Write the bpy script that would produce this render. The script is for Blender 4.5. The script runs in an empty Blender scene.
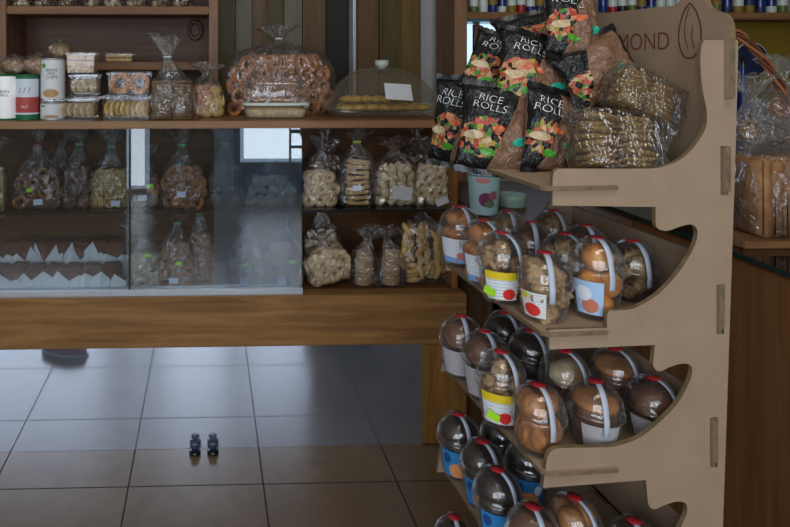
import bpy, bmesh, math, random
from mathutils import Vector, Matrix, noise
C = bpy.context.scene.collection
SC = bpy.context.scene
PI = math.pi
# ------------------------------------------------------------------ camera
CAMH, F, PX, PY, YAW = 1.43, 680.0, 230.0, 57.0, math.radians(1.85)
cd = bpy.data.cameras.new('camera'); cam = bpy.data.objects.new('camera', cd); C.objects.link(cam)
cam.location = (0, 0, CAMH); cam.rotation_euler = (PI/2, 0, -YAW)
cd.sensor_width = 36; cd.lens = 36*F/790; cd.shift_x = (395-PX)/790; cd.shift_y = (PY-263.5)/790
cd.clip_start = .05
SC.camera = cam
Fw = Vector((math.sin(YAW), math.cos(YAW), 0)); Rw = Vector((math.cos(YAW), -math.sin(YAW), 0))
def ray(px, py): return Rw*((px-PX)/F) + Fw + Vector((0, 0, (PY-py)/F))
O = Vector((0, 0, CAMH))
def at_y(px, py, Y): d = ray(px, py); return O + d*(Y/d.y)          # point of a pixel on a plane Y
def at_z(px, py, z): d = ray(px, py); return O + d*((z-CAMH)/d.z)    # on a level
def at_d(px, py, D): return O + ray(px, py)*D                        # at a depth
# ------------------------------------------------------------------ materials
M = {}
def lin(c): return tuple((x/12.92 if x <= .04045 else ((x+.055)/1.055)**2.4) for x in c)
class NT:
    def __init__(s, name):
        s.m = bpy.data.materials.new(name); s.m.use_nodes = True; s.t = s.m.node_tree; s.t.nodes.clear()
        s.out = s.n('ShaderNodeOutputMaterial')
    def n(s, typ, **k):
        nd = s.t.nodes.new(typ)
        for a, b in k.items(): setattr(nd, a, b)
        return nd
    def l(s, a, b): s.t.links.new(a, b)
    def math(s, op, a, b=None, c=None):
        nd = s.n('ShaderNodeMath', operation=op)
        for i, v in enumerate((a, b, c)):
            if v is None: continue
            if isinstance(v, (int, float)): nd.inputs[i].default_value = v
            else: s.l(v, nd.inputs[i])
        return nd.outputs[0]
    def mix(s, f, a, b):
        nd = s.n('ShaderNodeMix', data_type='RGBA')
        if isinstance(f, (int, float)): nd.inputs[0].default_value = f
        else: s.l(f, nd.inputs[0])
        for i, v in ((6, a), (7, b)):
            if isinstance(v, tuple): nd.inputs[i].default_value = (*v[:3], 1)
            else: s.l(v, nd.inputs[i])
        return nd.outputs[2]
    def coord(s, kind='Object', scale=(1, 1, 1), loc=(0, 0, 0)):
        tc = s.n('ShaderNodeTexCoord'); mp = s.n('ShaderNodeMapping')
        mp.inputs['Scale'].default_value = scale; mp.inputs['Location'].default_value = loc
        s.l(tc.outputs[kind], mp.inputs[0]); return mp.outputs[0]
    def noise(s, vec, sc, det=4, rough=.55, dist=0):
        nd = s.n('ShaderNodeTexNoise'); nd.inputs['Scale'].default_value = sc; nd.inputs['Detail'].default_value = det
        nd.inputs['Roughness'].default_value = rough; nd.inputs['Distortion'].default_value = dist
        s.l(vec, nd.inputs['Vector']); return nd.outputs['Fac']
    def ramp(s, f, stops, interp='LINEAR'):
        nd = s.n('ShaderNodeValToRGB'); nd.color_ramp.interpolation = interp; e = nd.color_ramp.elements
        while len(e) < len(stops): e.new(.5)
        for x, (p, c) in zip(e, stops): x.position = p; x.color = (*c[:3], 1)
        s.l(f, nd.inputs[0]); return nd.outputs[0]
    def bump(s, h, strength=.3, dist=.002):
        nd = s.n('ShaderNodeBump'); nd.inputs['Strength'].default_value = strength; nd.inputs['Distance'].default_value = dist
        s.l(h, nd.inputs['Height']); return nd.outputs[0]
    def bsdf(s, col, rough=.6, metal=0, normal=None, spec=.5):
        b = s.n('ShaderNodeBsdfPrincipled')
        if isinstance(col, tuple): b.inputs['Base Color'].default_value = (*col[:3], 1)
        else: s.l(col, b.inputs['Base Color'])
        if isinstance(rough, (int, float)): b.inputs['Roughness'].default_value = rough
        else: s.l(rough, b.inputs['Roughness'])
        b.inputs['Metallic'].default_value = metal; b.inputs['Specular IOR Level'].default_value = spec
        if normal is not None: s.l(normal, b.inputs['Normal'])
        s.l(b.outputs[0], s.out.inputs[0]); return b
def plain(name, c, rough=.6, metal=0, spec=.5):
    n = NT(name); v = n.noise(n.coord(), 40, 3)
    c = lin(c); n.bsdf(n.mix(v, tuple(x*.88 for x in c), tuple(min(1, x*1.1) for x in c)), rough, metal, spec=spec); M[name] = n.m; return n.m
def wood(name, c1, c2, axis='x', rough=.5, sc=1.0, spec=.25):
    n = NT(name); s = {'x': (1.2, 14, 14), 'y': (14, 1.2, 14), 'z': (14, 14, 1.0)}[axis]
    co = n.coord(scale=tuple(x*sc for x in s))
    a = n.noise(co, 1.6, 6, .6, 1.2); w = n.n('ShaderNodeTexWave', wave_type='RINGS'); w.inputs['Scale'].default_value = .7
    w.inputs['Distortion'].default_value = 3.5; w.inputs['Detail'].default_value = 3; n.l(co, w.inputs['Vector'])
    f = n.math('ADD', n.math('MULTIPLY', a, 1.0), n.math('MULTIPLY', w.outputs['Fac'], .08))
    n.bsdf(n.ramp(f, [(.32, lin(c1)), (.78, lin(c2))]), rough, normal=n.bump(f, .12, .002), spec=spec); M[name] = n.m
def food(name, c1, c2, c3=None, sc=60, bump=.6, rough=.65, spots=None):
    n = NT(name); co = n.coord(); a = n.noise(co, sc, 5, .65)
    col = n.ramp(a, [(.3, lin(c1)), (.55, lin(c2)), (.75, lin(c3 or c2))])
    if spots:
        v = n.n('ShaderNodeTexVoronoi'); v.inputs['Scale'].default_value = spots[1]; n.l(co, v.inputs['Vector'])
        col = n.mix(n.math('LESS_THAN', v.outputs['Distance'], spots[2]), col, lin(spots[0]))
    n.bsdf(col, rough, normal=n.bump(a, bump, .004)); M[name] = n.m
def film(name, tint=(.985, .985, .985), base=.05, rough=.1, crinkle=.5, sc=45, fog=0.0, gain=.75, dist=.006, cap=.28, edge=.22, fcol=(.75, .78, .8)):
    n = NT(name); co = n.coord(scale=(1, 1, .6)); a = n.noise(co, sc, 3, .55, .8)
    if crinkle > .5: a = n.math('ABSOLUTE', n.math('SUBTRACT', a, .5))
    nb = n.bump(a, crinkle, dist)
    fr = n.n('ShaderNodeFresnel'); fr.inputs[0].default_value = 1.45; n.l(nb, fr.inputs['Normal'])
    tr = n.n('ShaderNodeBsdfTransparent'); tr.inputs[0].default_value = (*tint, 1)
    gl = n.n('ShaderNodeBsdfGlossy'); gl.inputs['Roughness'].default_value = rough; n.l(nb, gl.inputs['Normal'])
    mx = n.n('ShaderNodeMixShader'); n.l(n.math('MINIMUM', n.math('ADD', n.math('MULTIPLY', fr.outputs[0], gain), base), cap), mx.inputs[0])
    n.l(tr.outputs[0], mx.inputs[1]); n.l(gl.outputs[0], mx.inputs[2]); o = mx.outputs[0]
    if fog:
        d = n.n('ShaderNodeBsdfDiffuse'); d.inputs[0].default_value = (*fcol, 1); m2 = n.n('ShaderNodeMixShader'); lw = n.n('ShaderNodeLayerWeight'); lw.inputs[0].default_value = .35; n.l(n.math('ADD', n.math('MULTIPLY', n.math('POWER', lw.outputs['Facing'], 3), edge), fog), m2.inputs[0])
        n.l(o, m2.inputs[1]); n.l(d.outputs[0], m2.inputs[2]); o = m2.outputs[0]
    n.l(o, n.out.inputs[0]); M[name] = n.m

wood('oak_beam', (.40, .27, .14), (.60, .44, .26), 'x', .45, spec=.3)
wood('oak_leg', (.38, .24, .10), (.57, .40, .21), 'z', .45, spec=.3)
wood('board_top', (.44, .31, .20), (.58, .43, .28), 'x', .4)
wood('shelf_wood', (.42, .28, .17), (.54, .38, .24), 'x', .5)
wood('shelf_upright', (.44, .32, .23), (.56, .42, .31), 'z', .5)
wood('dark_wood', (.27, .18, .12), (.37, .26, .18), 'x', .5)
wood('dark_wood_z', (.20, .15, .10), (.33, .25, .16), 'z', .5)
wood('counter_wood', (.38, .24, .13), (.50, .34, .20), 'z', .4, .7)
wood('interior_wood', (.30, .19, .10), (.42, .28, .15), 'x', .5)
wood('panel_olive', (.27, .22, .11), (.37, .31, .17), 'z', .5)
wood('panel_grey', (.36, .33, .27), (.46, .42, .35), 'z', .45)
wood('panel_brown', (.31, .23, .13), (.42, .32, .20), 'z', .5)
wood('panel_gold', (.35, .27, .12), (.46, .36, .18), 'z', .5)
wood('panel_dark', (.12, .10, .08), (.18, .15, .12), 'z', .5)
wood('panel_red', (.26, .17, .11), (.36, .24, .15), 'z', .5)
plain('wall_grey', (.62, .62, .60), .8); plain('plaster', (.66, .64, .60), .85); plain('ceiling_white', (.75, .75, .73), .9)
plain('alu', (.72, .74, .76), .3, .9); plain('steel', (.6, .62, .65), .25, 1); plain('black_plastic', (.05, .05, .06), .4)
plain('paper', (.88, .89, .90), .8); plain('paper_blue', (.72, .78, .86), .7); plain('strip_paper', (.68, .71, .77), .6)
plain('sticker_green', (.62, .85, .10), .5); plain('sticker_red', (.66, .10, .14), .5); plain('tie_red', (.6, .1, .1), .5); plain('tie_green', (.2, .6, .35), .5)
plain('ink', (.16, .16, .18), .7); plain('print_white', (.85, .86, .86), .6); plain('teal', (.12, .62, .52), .5); plain('engraved', (.42, .15, .10), .8)
plain('pink', (.58, .26, .36), .7); plain('wicker_a', (.62, .38, .24), .5); plain('wicker_b', (.42, .23, .14), .5)
plain('can_green', (.10, .38, .22), .5); plain('lid_silver', (.7, .7, .7), .35, .6)
plain('blue_glass', (.08, .14, .4), .2); plain('yellow', (.50, .40, .08), .6); plain('navy', (.08, .13, .28), .5); plain('pale_green', (.50, .60, .55), .5)
plain('bottle_white', (.75, .78, .75), .4); plain('bottle_dark', (.08, .09, .08), .2); plain('bottle_olive', (.35, .38, .15), .25); plain('bottle_red', (.6, .1, .1), .3)
plain('bottle_teal', (.2, .42, .45), .25); plain('edge_dark', (.08, .16, .16), .25); plain('tray_dark', (.14, .13, .13), .5)
plain('packing_black', (.07, .07, .075), .35); plain('magazine', (.2, .3, .5), .5)
food('cake_brown', (.30, .16, .10), (.44, .26, .16), (.52, .34, .22), 50)
food('choc', (.09, .05, .04), (.16, .09, .065), (.22, .13, .09), 60, .35, .35)
food('choc_cookie', (.28, .16, .10), (.42, .26, .16), (.5, .33, .22), 80)
food('caramel', (.48, .29, .14), (.66, .43, .22), (.75, .54, .32), 50, .3, .45, ((.42, .24, .12), 120, .18))
food('ginger', (.50, .30, .15), (.67, .43, .22), (.75, .52, .30), 70)
food('orange_bun', (.66, .40, .16), (.80, .54, .26), (.85, .64, .38), 30, .3, .5)
food('pale', (.62, .54, .42), (.76, .68, .54), (.84, .78, .66), 60)
food('nutty', (.44, .32, .20), (.66, .53, .37), (.80, .70, .54), 110, 1.0)
food('butter', (.64, .50, .28), (.78, .64, .38), (.84, .73, .48), 60, .4)
food('yellow_cookie', (.60, .46, .14), (.74, .60, .24), (.80, .68, .34), 60, .4)
food('oat', (.42, .32, .17), (.66, .53, .31), (.80, .68, .45), 160, 1.0, .7, ((.30, .20, .12), 130, .28))
food('seed', (.48, .37, .25), (.66, .54, .38), (.80, .70, .54), 180, .8)
food('wafer', (.58, .44, .28), (.72, .58, .38), (.78, .66, .48), 140, .8)
food('bread', (.50, .34, .21), (.62, .45, .29), (.70, .53, .37), 25, .3)
film('cello', base=.05, gain=2.2, crinkle=1, dist=.03, sc=26, rough=.06, fog=.006, cap=.6, edge=.07)
film('cello_fog', base=.06, gain=2.2, crinkle=1, dist=.03, sc=26, rough=.08, fog=.04, cap=.6, edge=.1)
film('cup_plastic', base=.04, gain=1.4, rough=.06, crinkle=.3, sc=55, dist=.004, fog=.015, cap=.35)
film('box_plastic', base=.03, gain=.9, rough=.08, crinkle=.25, sc=25, fog=.015, cap=.14)
film('pane_glass', tint=(.86, .90, .92), cap=1, edge=0, base=.03, gain=1.2, rough=.0, crinkle=0)
film('acrylic', tint=(.93, .91, .87), base=.03, gain=1.0, rough=.05, crinkle=.1, sc=20, fog=.08, fcol=(.50, .44, .33), edge=.35)
M['acrylic_tray'] = M['acrylic']
film('pane_hazed', tint=(.84, .88, .92), cap=1, edge=0, base=.02, gain=1.0, rough=.0, crinkle=0, fog=.06, fcol=(.6, .72, .85))  # bluish diffuse fog paints the haze of reflected daylight, not dust
n = NT('smoked_mirror'); b_ = n.bsdf((.66, .72, .84), .045, 1.0); df = n.n('ShaderNodeBsdfDiffuse'); df.inputs[0].default_value = (.42, .50, .66, 1)
mx = n.n('ShaderNodeMixShader'); mx.inputs[0].default_value = .13; n.l(b_.outputs[0], mx.inputs[1]); n.l(df.outputs[0], mx.inputs[2]); n.l(mx.outputs[0], n.out.inputs[0]); M['smoked_mirror'] = n.m  # the bluish diffuse share paints a haze of window glare into the mirror
# cardboard / fibreboard of the stand
n = NT('fibreboard'); co = n.coord(); a = n.noise(co, 9, 5, .6); b = n.noise(co, 260, 2)
n.bsdf(n.ramp(n.math('ADD', n.math('MULTIPLY', a, .6), n.math('MULTIPLY', b, .4)), [(.3, lin((.53, .445, .365))), (.7, lin((.61, .52, .43)))]), .75, normal=n.bump(b, .15, .001)); M['fibreboard'] = n.m
n = NT('cut_edge'); a = n.noise(n.coord(), 60, 4); n.bsdf(n.ramp(a, [(.3, lin((.36, .30, .21))), (.7, lin((.48, .40, .29)))]), .8); M['cut_edge'] = n.m
# floor tiles
n = NT('floor_tiles'); tc = n.coord('Object'); sp = n.n('ShaderNodeSeparateXYZ'); n.l(tc, sp.inputs[0])
TS = .45
gx = n.math('PINGPONG', n.math('ADD', sp.outputs[0], .265+TS*20), TS/2); gy = n.math('PINGPONG', n.math('ADD', sp.outputs[1], -2.272+TS*20), TS/2)
gr = n.math('LESS_THAN', n.math('MINIMUM', gx, gy), .0026)
def cell(o, off):
    return n.math('FLOOR', n.math('DIVIDE', n.math('ADD', o, off), TS))
cmb = n.n('ShaderNodeCombineXYZ'); n.l(cell(sp.outputs[0], .265+TS*20), cmb.inputs[0]); n.l(cell(sp.outputs[1], -2.272+TS*20), cmb.inputs[1])
wn = n.n('ShaderNodeTexWhiteNoise'); n.l(cmb.outputs[0], wn.inputs['Vector'])
a = n.noise(tc, 7, 6, .65, .6); a2 = n.noise(tc, 120, 3)
f = n.math('ADD', n.math('ADD', n.math('MULTIPLY', a, .7), n.math('MULTIPLY', a2, .2)), n.math('MULTIPLY', wn.outputs['Value'], .12))
col = n.ramp(f, [(.25, lin((.38, .305, .225))), (.75, lin((.48, .395, .305)))])
n.bsdf(n.mix(gr, col, lin((.12, .10, .09))), n.math('ADD', n.math('MULTIPLY', gr, .5), n.math('ADD', n.math('MULTIPLY', a, .05), .22)), spec=.45); M['floor_tiles'] = n.m
# printed surfaces ------------------------------------------------------
def label_mat(name, base, spots, bars=True, band=None):
    """spots: (u,v,ru,rv,colour); bars = rows of small grey print"""
    n = NT(name); tc = n.n('ShaderNodeTexCoord'); sp = n.n('ShaderNodeSeparateXYZ'); n.l(tc.outputs['UV'], sp.inputs[0]); u, v = sp.outputs[0], sp.outputs[1]
    col = n.mix(0.0, lin(base), lin(base))
    if bars:
        st = n.math('LESS_THAN', n.math('FRACT', n.math('MULTIPLY', v, 9)), .35)
        z = n.noise(tc.outputs['UV'], 30, 2); st = n.math('MULTIPLY', st, n.math('GREATER_THAN', z, .48)); col = n.mix(n.math('MULTIPLY', st, .5), col, lin((.35, .35, .4)))
    if band: 
        for (v0, v1, c) in band: col = n.mix(n.math('MULTIPLY', n.math('GREATER_THAN', v, v0), n.math('LESS_THAN', v, v1)), col, lin(c))
    for (a, b, ru, rv, c) in spots:
        d = n.math('ADD', n.math('POWER', n.math('ABSOLUTE', n.math('DIVIDE', n.math('SUBTRACT', u, a), ru)), 2), n.math('POWER', n.math('ABSOLUTE', n.math('DIVIDE', n.math('SUBTRACT', v, b), rv)), 2))
        col = n.mix(n.math('LESS_THAN', d, 1), col, lin(c))
    n.bsdf(col, .55); M[name] = n.m
label_mat('lab_pink', (.84, .86, .90), [(.75, .3, .16, .16, (.80, .45, .38))], True, [(.0, .22, (.45, .62, .82))])
label_mat('lab_yellow', (.84, .86, .88), [(.72, .22, .2, .2, (.80, .15, .15))], True, [(.72, 1, (.85, .75, .12))])
label_mat('lab_red', (.86, .87, .88), [(.45, .3, .34, .26, (.82, .20, .17)), (.2, .85, .2, .12, (.80, .78, .25))], True)
label_mat('lab_blue', (.62, .75, .88), [(.55, .26, .3, .22, (.75, .45, .35)), (.35, .62, .28, .22, (.82, .86, .9))], False)
label_mat('lab_plain', (.68, .67, .68), [], True)
label_mat('lab_choc', (.15, .48, .72), [(.55, .25, .3, .3, (.82, .55, .35)), (.2, .7, .14, .2, (.12, .25, .5)), (.8, .65, .12, .2, (.85, .87, .88))], False)
label_mat('lab_price', (.80, .82, .87), [], True)
label_mat('lab_can', (.80, .83, .86), [(.72, .3, .0, .0, (1, 1, 1))], False, [(.0, .12, (.10, .40, .24)), (.94, 1, (.10, .40, .24))])
label_mat('lab_can_red', (.80, .83, .86), [], False, [(.0, .12, (.10, .40, .24)), (.94, 1, (.10, .40, .24)), (.16, .52, (.66, .26, .24))])
label_mat('lab_can_bean', (.82, .83, .84), [(.28, .86, .1, .06, (.35, .6, .15)), (.5, .2, .22, .1, (.70, .55, .38))], False, [(.0, .06, (.35, .30, .28))])
label_mat('cup_flowers', (.62, .74, .76), [(.42, .35, .16, .16, (.45, .22, .36)), (.58, .45, .1, .1, (.60, .35, .45)), (.5, .25, .12, .08, (.35, .48, .35)), (.35, .78, .15, .06, (.8, .5, .5))], False, [(.86, .9, (.35, .5, .55))])
label_mat('card', (.85, .86, .88), [], True)
for nm, thr, cen, edge_ in (('roll_print', .58, .34, 2), ('roll_print_side', .30, .20, .86), ('roll_print_mid', .46, .28, .93)):
    n = NT(nm); tc = n.n('ShaderNodeTexCoord'); sp = n.n('ShaderNodeSeparateXYZ'); n.l(tc.outputs['UV'], sp.inputs[0]); u, v = sp.outputs[0], sp.outputs[1]
    vo = n.n('ShaderNodeTexVoronoi'); vo.inputs['Scale'].default_value = 17; vo.inputs['Randomness'].default_value = 1
    oi = n.n('ShaderNodeObjectInfo'); va = n.n('ShaderNodeVectorMath', operation='ADD'); n.l(tc.outputs['UV'], va.inputs[0]); n.l(oi.outputs['Random'], va.inputs[1]); n.l(va.outputs[0], vo.inputs['Vector'])
    s2 = n.n('ShaderNodeSeparateXYZ'); n.l(vo.outputs['Color'], s2.inputs[0])
    veg = n.ramp(s2.outputs[0], [(0, lin((.66, .28, .20))), (.2, lin((.72, .48, .34))), (.38, lin((.24, .46, .14))), (.5, lin((.70, .60, .42))), (.62, lin((.06, .06, .07))), (.84, lin((.60, .56, .20))), (.92, lin((.74, .38, .28)))], 'CONSTANT')
    nz = n.noise(va.outputs[0], 5, 3)
    d = n.math('ADD', n.math('POWER', n.math('DIVIDE', n.math('SUBTRACT', u, cen), .42*cen/.34), 2), n.math('POWER', n.math('DIVIDE', n.math('SUBTRACT', v, .36), .25), 2))
    d = n.math('ADD', d, n.math('MULTIPLY', n.math('SUBTRACT', nz, .5), 1.6))
    col = n.mix(n.math('LESS_THAN', d, .85), lin((.075, .08, .085)), veg)
    kr = n.math('GREATER_THAN', n.math('ADD', u, n.math('MULTIPLY', n.math('SUBTRACT', v, .5), -.35)), thr)
    col = n.mix(kr, col, lin((.47, .35, .27)))
    cr = n.noise(tc.outputs['UV'], 9, 3, .6, 1)
    col = n.mix(n.math('GREATER_THAN', n.math('ADD', u, n.math('MULTIPLY', v, -.06)), edge_), col, lin((.07, .07, .075)))
    n.bsdf(col, .26, normal=n.bump(cr, .8, .012)); M[nm] = n.m
n = NT('kraft'); cr = n.noise(n.coord(), 35, 3, .6, 1); n.bsdf(lin((.46, .35, .28)), .32, normal=n.bump(cr, .5, .006)); M['kraft'] = n.m

# ------------------------------------------------------------------ mesh helpers
def mesh_from(bm, name, mats, smooth=True):
    me = bpy.data.meshes.new(name); bm.normal_update(); bm.to_mesh(me); bm.free()
    for m in (mats if isinstance(mats, (list, tuple)) else [mats]): me.materials.append(M[m])
    if smooth: me.polygons.foreach_set('use_smooth', [True]*len(me.polygons))
    return me
def obj(name, me, parent=None, loc=(0, 0, 0), rot=(0, 0, 0), sc=(1, 1, 1)):
    o = bpy.data.objects.new(name, me); C.objects.link(o); o.parent = parent; o.location = loc; o.rotation_euler = rot; o.scale = sc; return o
def tag(o, label, cat, group=None, kind=None):
    if label: o['label'] = label
    if cat: o['category'] = cat
    if group: o['group'] = group
    if kind: o['kind'] = kind
    return o
def thing(name, label, cat, loc=(0, 0, 0), rz=0, group=None):
    return tag(obj(name, None, None, loc, (0, 0, rz)), label, cat, group)
def box(bm, a, b, mi=0):
    vs = [bm.verts.new((x, y, z)) for z in (a[2], b[2]) for y in (a[1], b[1]) for x in (a[0], b[0])]
    for f in ((0, 2, 3, 1), (4, 5, 7, 6), (0, 1, 5, 4), (2, 6, 7, 3), (0, 4, 6, 2), (1, 3, 7, 5)):
        fc = bm.faces.new([vs[i] for i in f]); fc.material_index = mi
    return vs
def bxo(name, a, b, m, parent=None, bevel=.002):
    bm = bmesh.new(); box(bm, a, b)
    if bevel: bmesh.ops.bevel(bm, geom=bm.edges[:], offset=bevel, segments=2, affect='EDGES')
    return obj(name, mesh_from(bm, name, m, False), parent)
def lathe_bm(prof, n=32, bm=None, cap0=False, cap1=False, a0=0, a1=2*PI, wob=0, uv=False):
    bm = bm or bmesh.new(); full = abs(a1-a0-2*PI) < 1e-6; N = n if full else n+1
    rings = [[bm.verts.new((r*math.cos(a0+(a1-a0)*i/n)*(1+wob*math.sin(5*i)), r*math.sin(a0+(a1-a0)*i/n)*(1+wob*math.sin(5*i)), z)) for i in range(N)] for r, z in prof]
    ul = bm.loops.layers.uv.verify() if uv else None
    z0 = min(p[1] for p in prof); z1 = max(p[1] for p in prof)
    for k in range(len(rings)-1):
        for i in range(n):
            j = (i+1) % N
            f = bm.faces.new((rings[k][i], rings[k][j], rings[k+1][j], rings[k+1][i]))
            if uv:
                for lp, (uu, vv) in zip(f.loops, ((i/n, prof[k][1]), ((i+1)/n, prof[k][1]), ((i+1)/n, prof[k+1][1]), (i/n, prof[k+1][1]))): lp[ul].uv = (uu, (vv-z0)/(z1-z0))
    if cap0: bm.faces.new(list(reversed(rings[0])))
    if cap1: bm.faces.new(rings[-1])
    return bm
def extrude_poly(outlines, thick, plane, mats, name, edge_mi=1, bevel=.0012):
    """closed 2-D outlines (first outer, rest holes) -> slab mesh. plane maps (a,b,h)->xyz"""
    cu = bpy.data.curves.new('tmp', 'CURVE'); cu.dimensions = '2D'; cu.fill_mode = 'BOTH'; cu.extrude = thick/2
    for ol in outlines:
        s = cu.splines.new('POLY'); s.points.add(len(ol)-1)
        for p, (x, y) in zip(s.points, ol): p.co = (x, y, 0, 1)
        s.use_cyclic_u = True
    o = bpy.data.objects.new('tmp', cu); C.objects.link(o); dg = bpy.context.evaluated_depsgraph_get()
    me = bpy.data.meshes.new_from_object(o.evaluated_get(dg)); bpy.data.objects.remove(o)
    me.materials.clear(); 
    for m in mats: me.materials.append(M[m])
    for p in me.polygons: p.material_index = 0 if abs(p.normal.z) > .5 else edge_mi; p.use_smooth = False
    for v in me.vertices: v.co = plane(v.co.x, v.co.y, v.co.z + thick/2)
    me.name = name; return me
def smooth_line(pts, n=4):
    """Catmull-Rom through pts"""
    out = []; N = len(pts)
    for i in range(N-1):
        p0, p1, p2, p3 = (Vector(pts[max(i-1, 0)]), Vector(pts[i]), Vector(pts[i+1]), Vector(pts[min(i+2, N-1)]))
        for k in range(n):
            t = k/n; out.append(tuple(.5*((2*p1)+(p2-p0)*t+(2*p0-5*p1+4*p2-p3)*t*t+(3*p1-p0-3*p2+p3)*t**3)))
    out.append(tuple(pts[-1])); return out
def tube_bm(pts, r, n=8, bm=None, closed=False):
    bm = bm or bmesh.new(); P = [Vector(p) for p in pts]; rings = []
    rr = r if isinstance(r, (list, tuple)) else [r]*len(P)
    for i, p in enumerate(P):
        t = (P[(i+1) % len(P)] - P[i-1]) if closed else (P[min(i+1, len(P)-1)] - P[max(i-1, 0)]); t.normalize()
        a = t.cross(Vector((.13, .21, .97)) if abs(t.z) < .9 else Vector((1, .1, 0))).normalized(); b = t.cross(a)
        rings.append([bm.verts.new(p + a*rr[i]*math.cos(2*PI*k/n) + b*rr[i]*math.sin(2*PI*k/n)) for k in range(n)])
    for i in range(len(P) if closed else len(P)-1):
        A, B = rings[i], rings[(i+1) % len(P)]
        for k in range(n): bm.faces.new((A[k], A[(k+1) % n], B[(k+1) % n], B[k]))
    if not closed: bm.faces.new(list(reversed(rings[0]))); bm.faces.new(rings[-1])
    return bm
def text_bm(s, size, shear=0, ext=.0, off=0):
    cu = bpy.data.curves.new('tmp', 'FONT'); cu.body = s; cu.size = size; cu.shear = shear; cu.align_x = 'CENTER'; cu.align_y = 'CENTER'; cu.extrude = ext; cu.space_line = .8; cu.offset = off
    o = bpy.data.objects.new('tmp', cu); C.objects.link(o); dg = bpy.context.evaluated_depsgraph_get()
    me = bpy.data.meshes.new_from_object(o.evaluated_get(dg)); bpy.data.objects.remove(o)
    bm = bmesh.new(); bm.from_mesh(me); bpy.data.meshes.remove(me); return bm
def blob_bm(r, sx=1, sy=1, sz=1, amp=.15, seed=0, sub=2, fr=2.2):
    bm = bmesh.new(); bmesh.ops.create_icosphere(bm, subdivisions=sub, radius=1)
    for v in bm.verts:
        k = 1 + amp*noise.noise(v.co*fr + Vector((seed*3.1, seed*1.7, seed)))*2
        v.co = Vector((v.co.x*sx, v.co.y*sy, v.co.z*sz))*k*r
    return bm

# ------------------------------------------------------------------ food pieces, meshes shared between bags
FOOD = {}
def fm(key, bm, mat):
    FOOD.setdefault(key, []).append(mesh_from(bm, key, mat))
def torus_bm(R, r, n=18, m=8, amp=0, seed=0):
    bm = bmesh.new(); rings = []
    for i in range(n):
        a = 2*PI*i/n; k = 1+amp*math.sin(3*a+seed)
        rings.append([bm.verts.new(((R*k+r*math.cos(b))*math.cos(a), r*.8*math.sin(b), (R*k+r*math.cos(b))*math.sin(a))) for b in [2*PI*j/m for j in range(m)]])
    for i in range(n):
        for j in range(m): bm.faces.new((rings[i][j], rings[i][(j+1) % m], rings[(i+1) % n][(j+1) % m], rings[(i+1) % n][j]))
    return bm
def disc_bm(r, t, holes=False, seed=0):           # disc facing -y, dimpled face
    bm = lathe_bm([(.001, -t/2), (r*.35, -t*.48), (r*.8, -t*.5), (r*.97, -t*.3), (r, 0), (r*.97, t*.3), (r*.8, t*.5), (r*.3, t*.45), (.001, t/2)], 20)
    for v in bm.verts:
        x, y, z = v.co; k = 1+.05*noise.noise(Vector((x, y, z))*60+Vector((seed, 0, 0))); v.co = (x*k, z, y*k)
    if holes:
        for a in range(7):
            q = 2*PI*a/6; rr = 0 if a == 6 else r*.5; 
            for z in lathe_bm([(.0005, 0), (r*.13, 0), (r*.13, .001)], 8).verts: pass
    return bm
for s in range(3):
    fm('ring_ginger', torus_bm(.014, .0055, amp=.05, seed=s), 'ginger'); fm('ring_pale', torus_bm(.0135, .009, amp=.04, seed=s), 'pale')
    fm('ring_big', torus_bm(.017, .0065, amp=.06, seed=s), 'ginger')
    fm('disc_choc', disc_bm(.021, .008, seed=s), 'choc_cookie'); fm('disc_butter', disc_bm(.02, .008, seed=s), 'butter'); fm('disc_yellow', disc_bm(.017, .007, seed=s), 'yellow_cookie')
    fm('disc_seed', disc_bm(.024, .009, seed=s), 'seed'); fm('disc_ginger', disc_bm(.024, .009, seed=s), 'ginger'); fm('disc_pale', disc_bm(.017, .007, seed=s), 'pale')
    fm('lump_pale', blob_bm(.014, 1.5, .8, .85, .22, s), 'pale'); fm('lump_nut', blob_bm(.011, 1.2, 1, .9, .3, s, 3, 3), 'nutty')
    fm('lump_long', blob_bm(.012, 2.3, .8, .85, .12, s), 'butter'); fm('lump_choc', blob_bm(.014, 1.2, .9, .8, .2, s), 'choc_cookie')
    fm('ball_orange', blob_bm(.023, 1, 1, .9, .05, s, 3), 'orange_bun'); fm('ball_caramel', blob_bm(.025, 1, 1, .85, .05, s, 3), 'caramel'); fm('ball_ginger', blob_bm(.018, 1, 1, .9, .1, s, 3), 'ginger')
    fm('ball_brown', blob_bm(.036, 1, 1, .8, .05, s, 3), 'choc_cookie'); fm('dome_choc', blob_bm(.036, 1, 1, .75, .03, s, 3), 'choc')
    b = blob_bm(.05, 1, .55, .16, .12, s, 3, 2.5); fm('cake_slab', b, 'oat')
    b = bmesh.new(); box(b, (-.032, -.012, -.005), (.032, .012, .005)); bmesh.ops.bevel(b, geom=b.edges[:], offset=.003, segments=2, affect='EDGES'); bmesh.ops.subdivide_edges(b, edges=b.edges[:], cuts=1)
    for v in b.verts: v.co.z += .002*noise.noise(v.co*60+Vector((s, 0, 0)))
    fm('slice', b, 'butter')
    b = tube_bm([(0, 0, -.04), (.001, 0, 0), (0, .001, .04)], .005, 8); fm('stick', b, 'butter')
    b = bmesh.new()
    for i in range(5):
        box(b, (-.02, -.004, -.02+i*.009), (.02, .004, -.015+i*.009)); box(b, (-.02+i*.009, -.005, -.02), (-.015+i*.009, .003, .021))
    fm('lattice', b, 'butter')
    b = torus_bm(.017, .004, seed=s)
    for k in range(3):
        a = k*PI/3; tube_bm([(math.cos(a)*-.017, 0, math.sin(a)*-.017), (math.cos(a)*.017, 0, math.sin(a)*.017)], .0028, 6, b)
    fm('wheel', b, 'butter')
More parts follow.
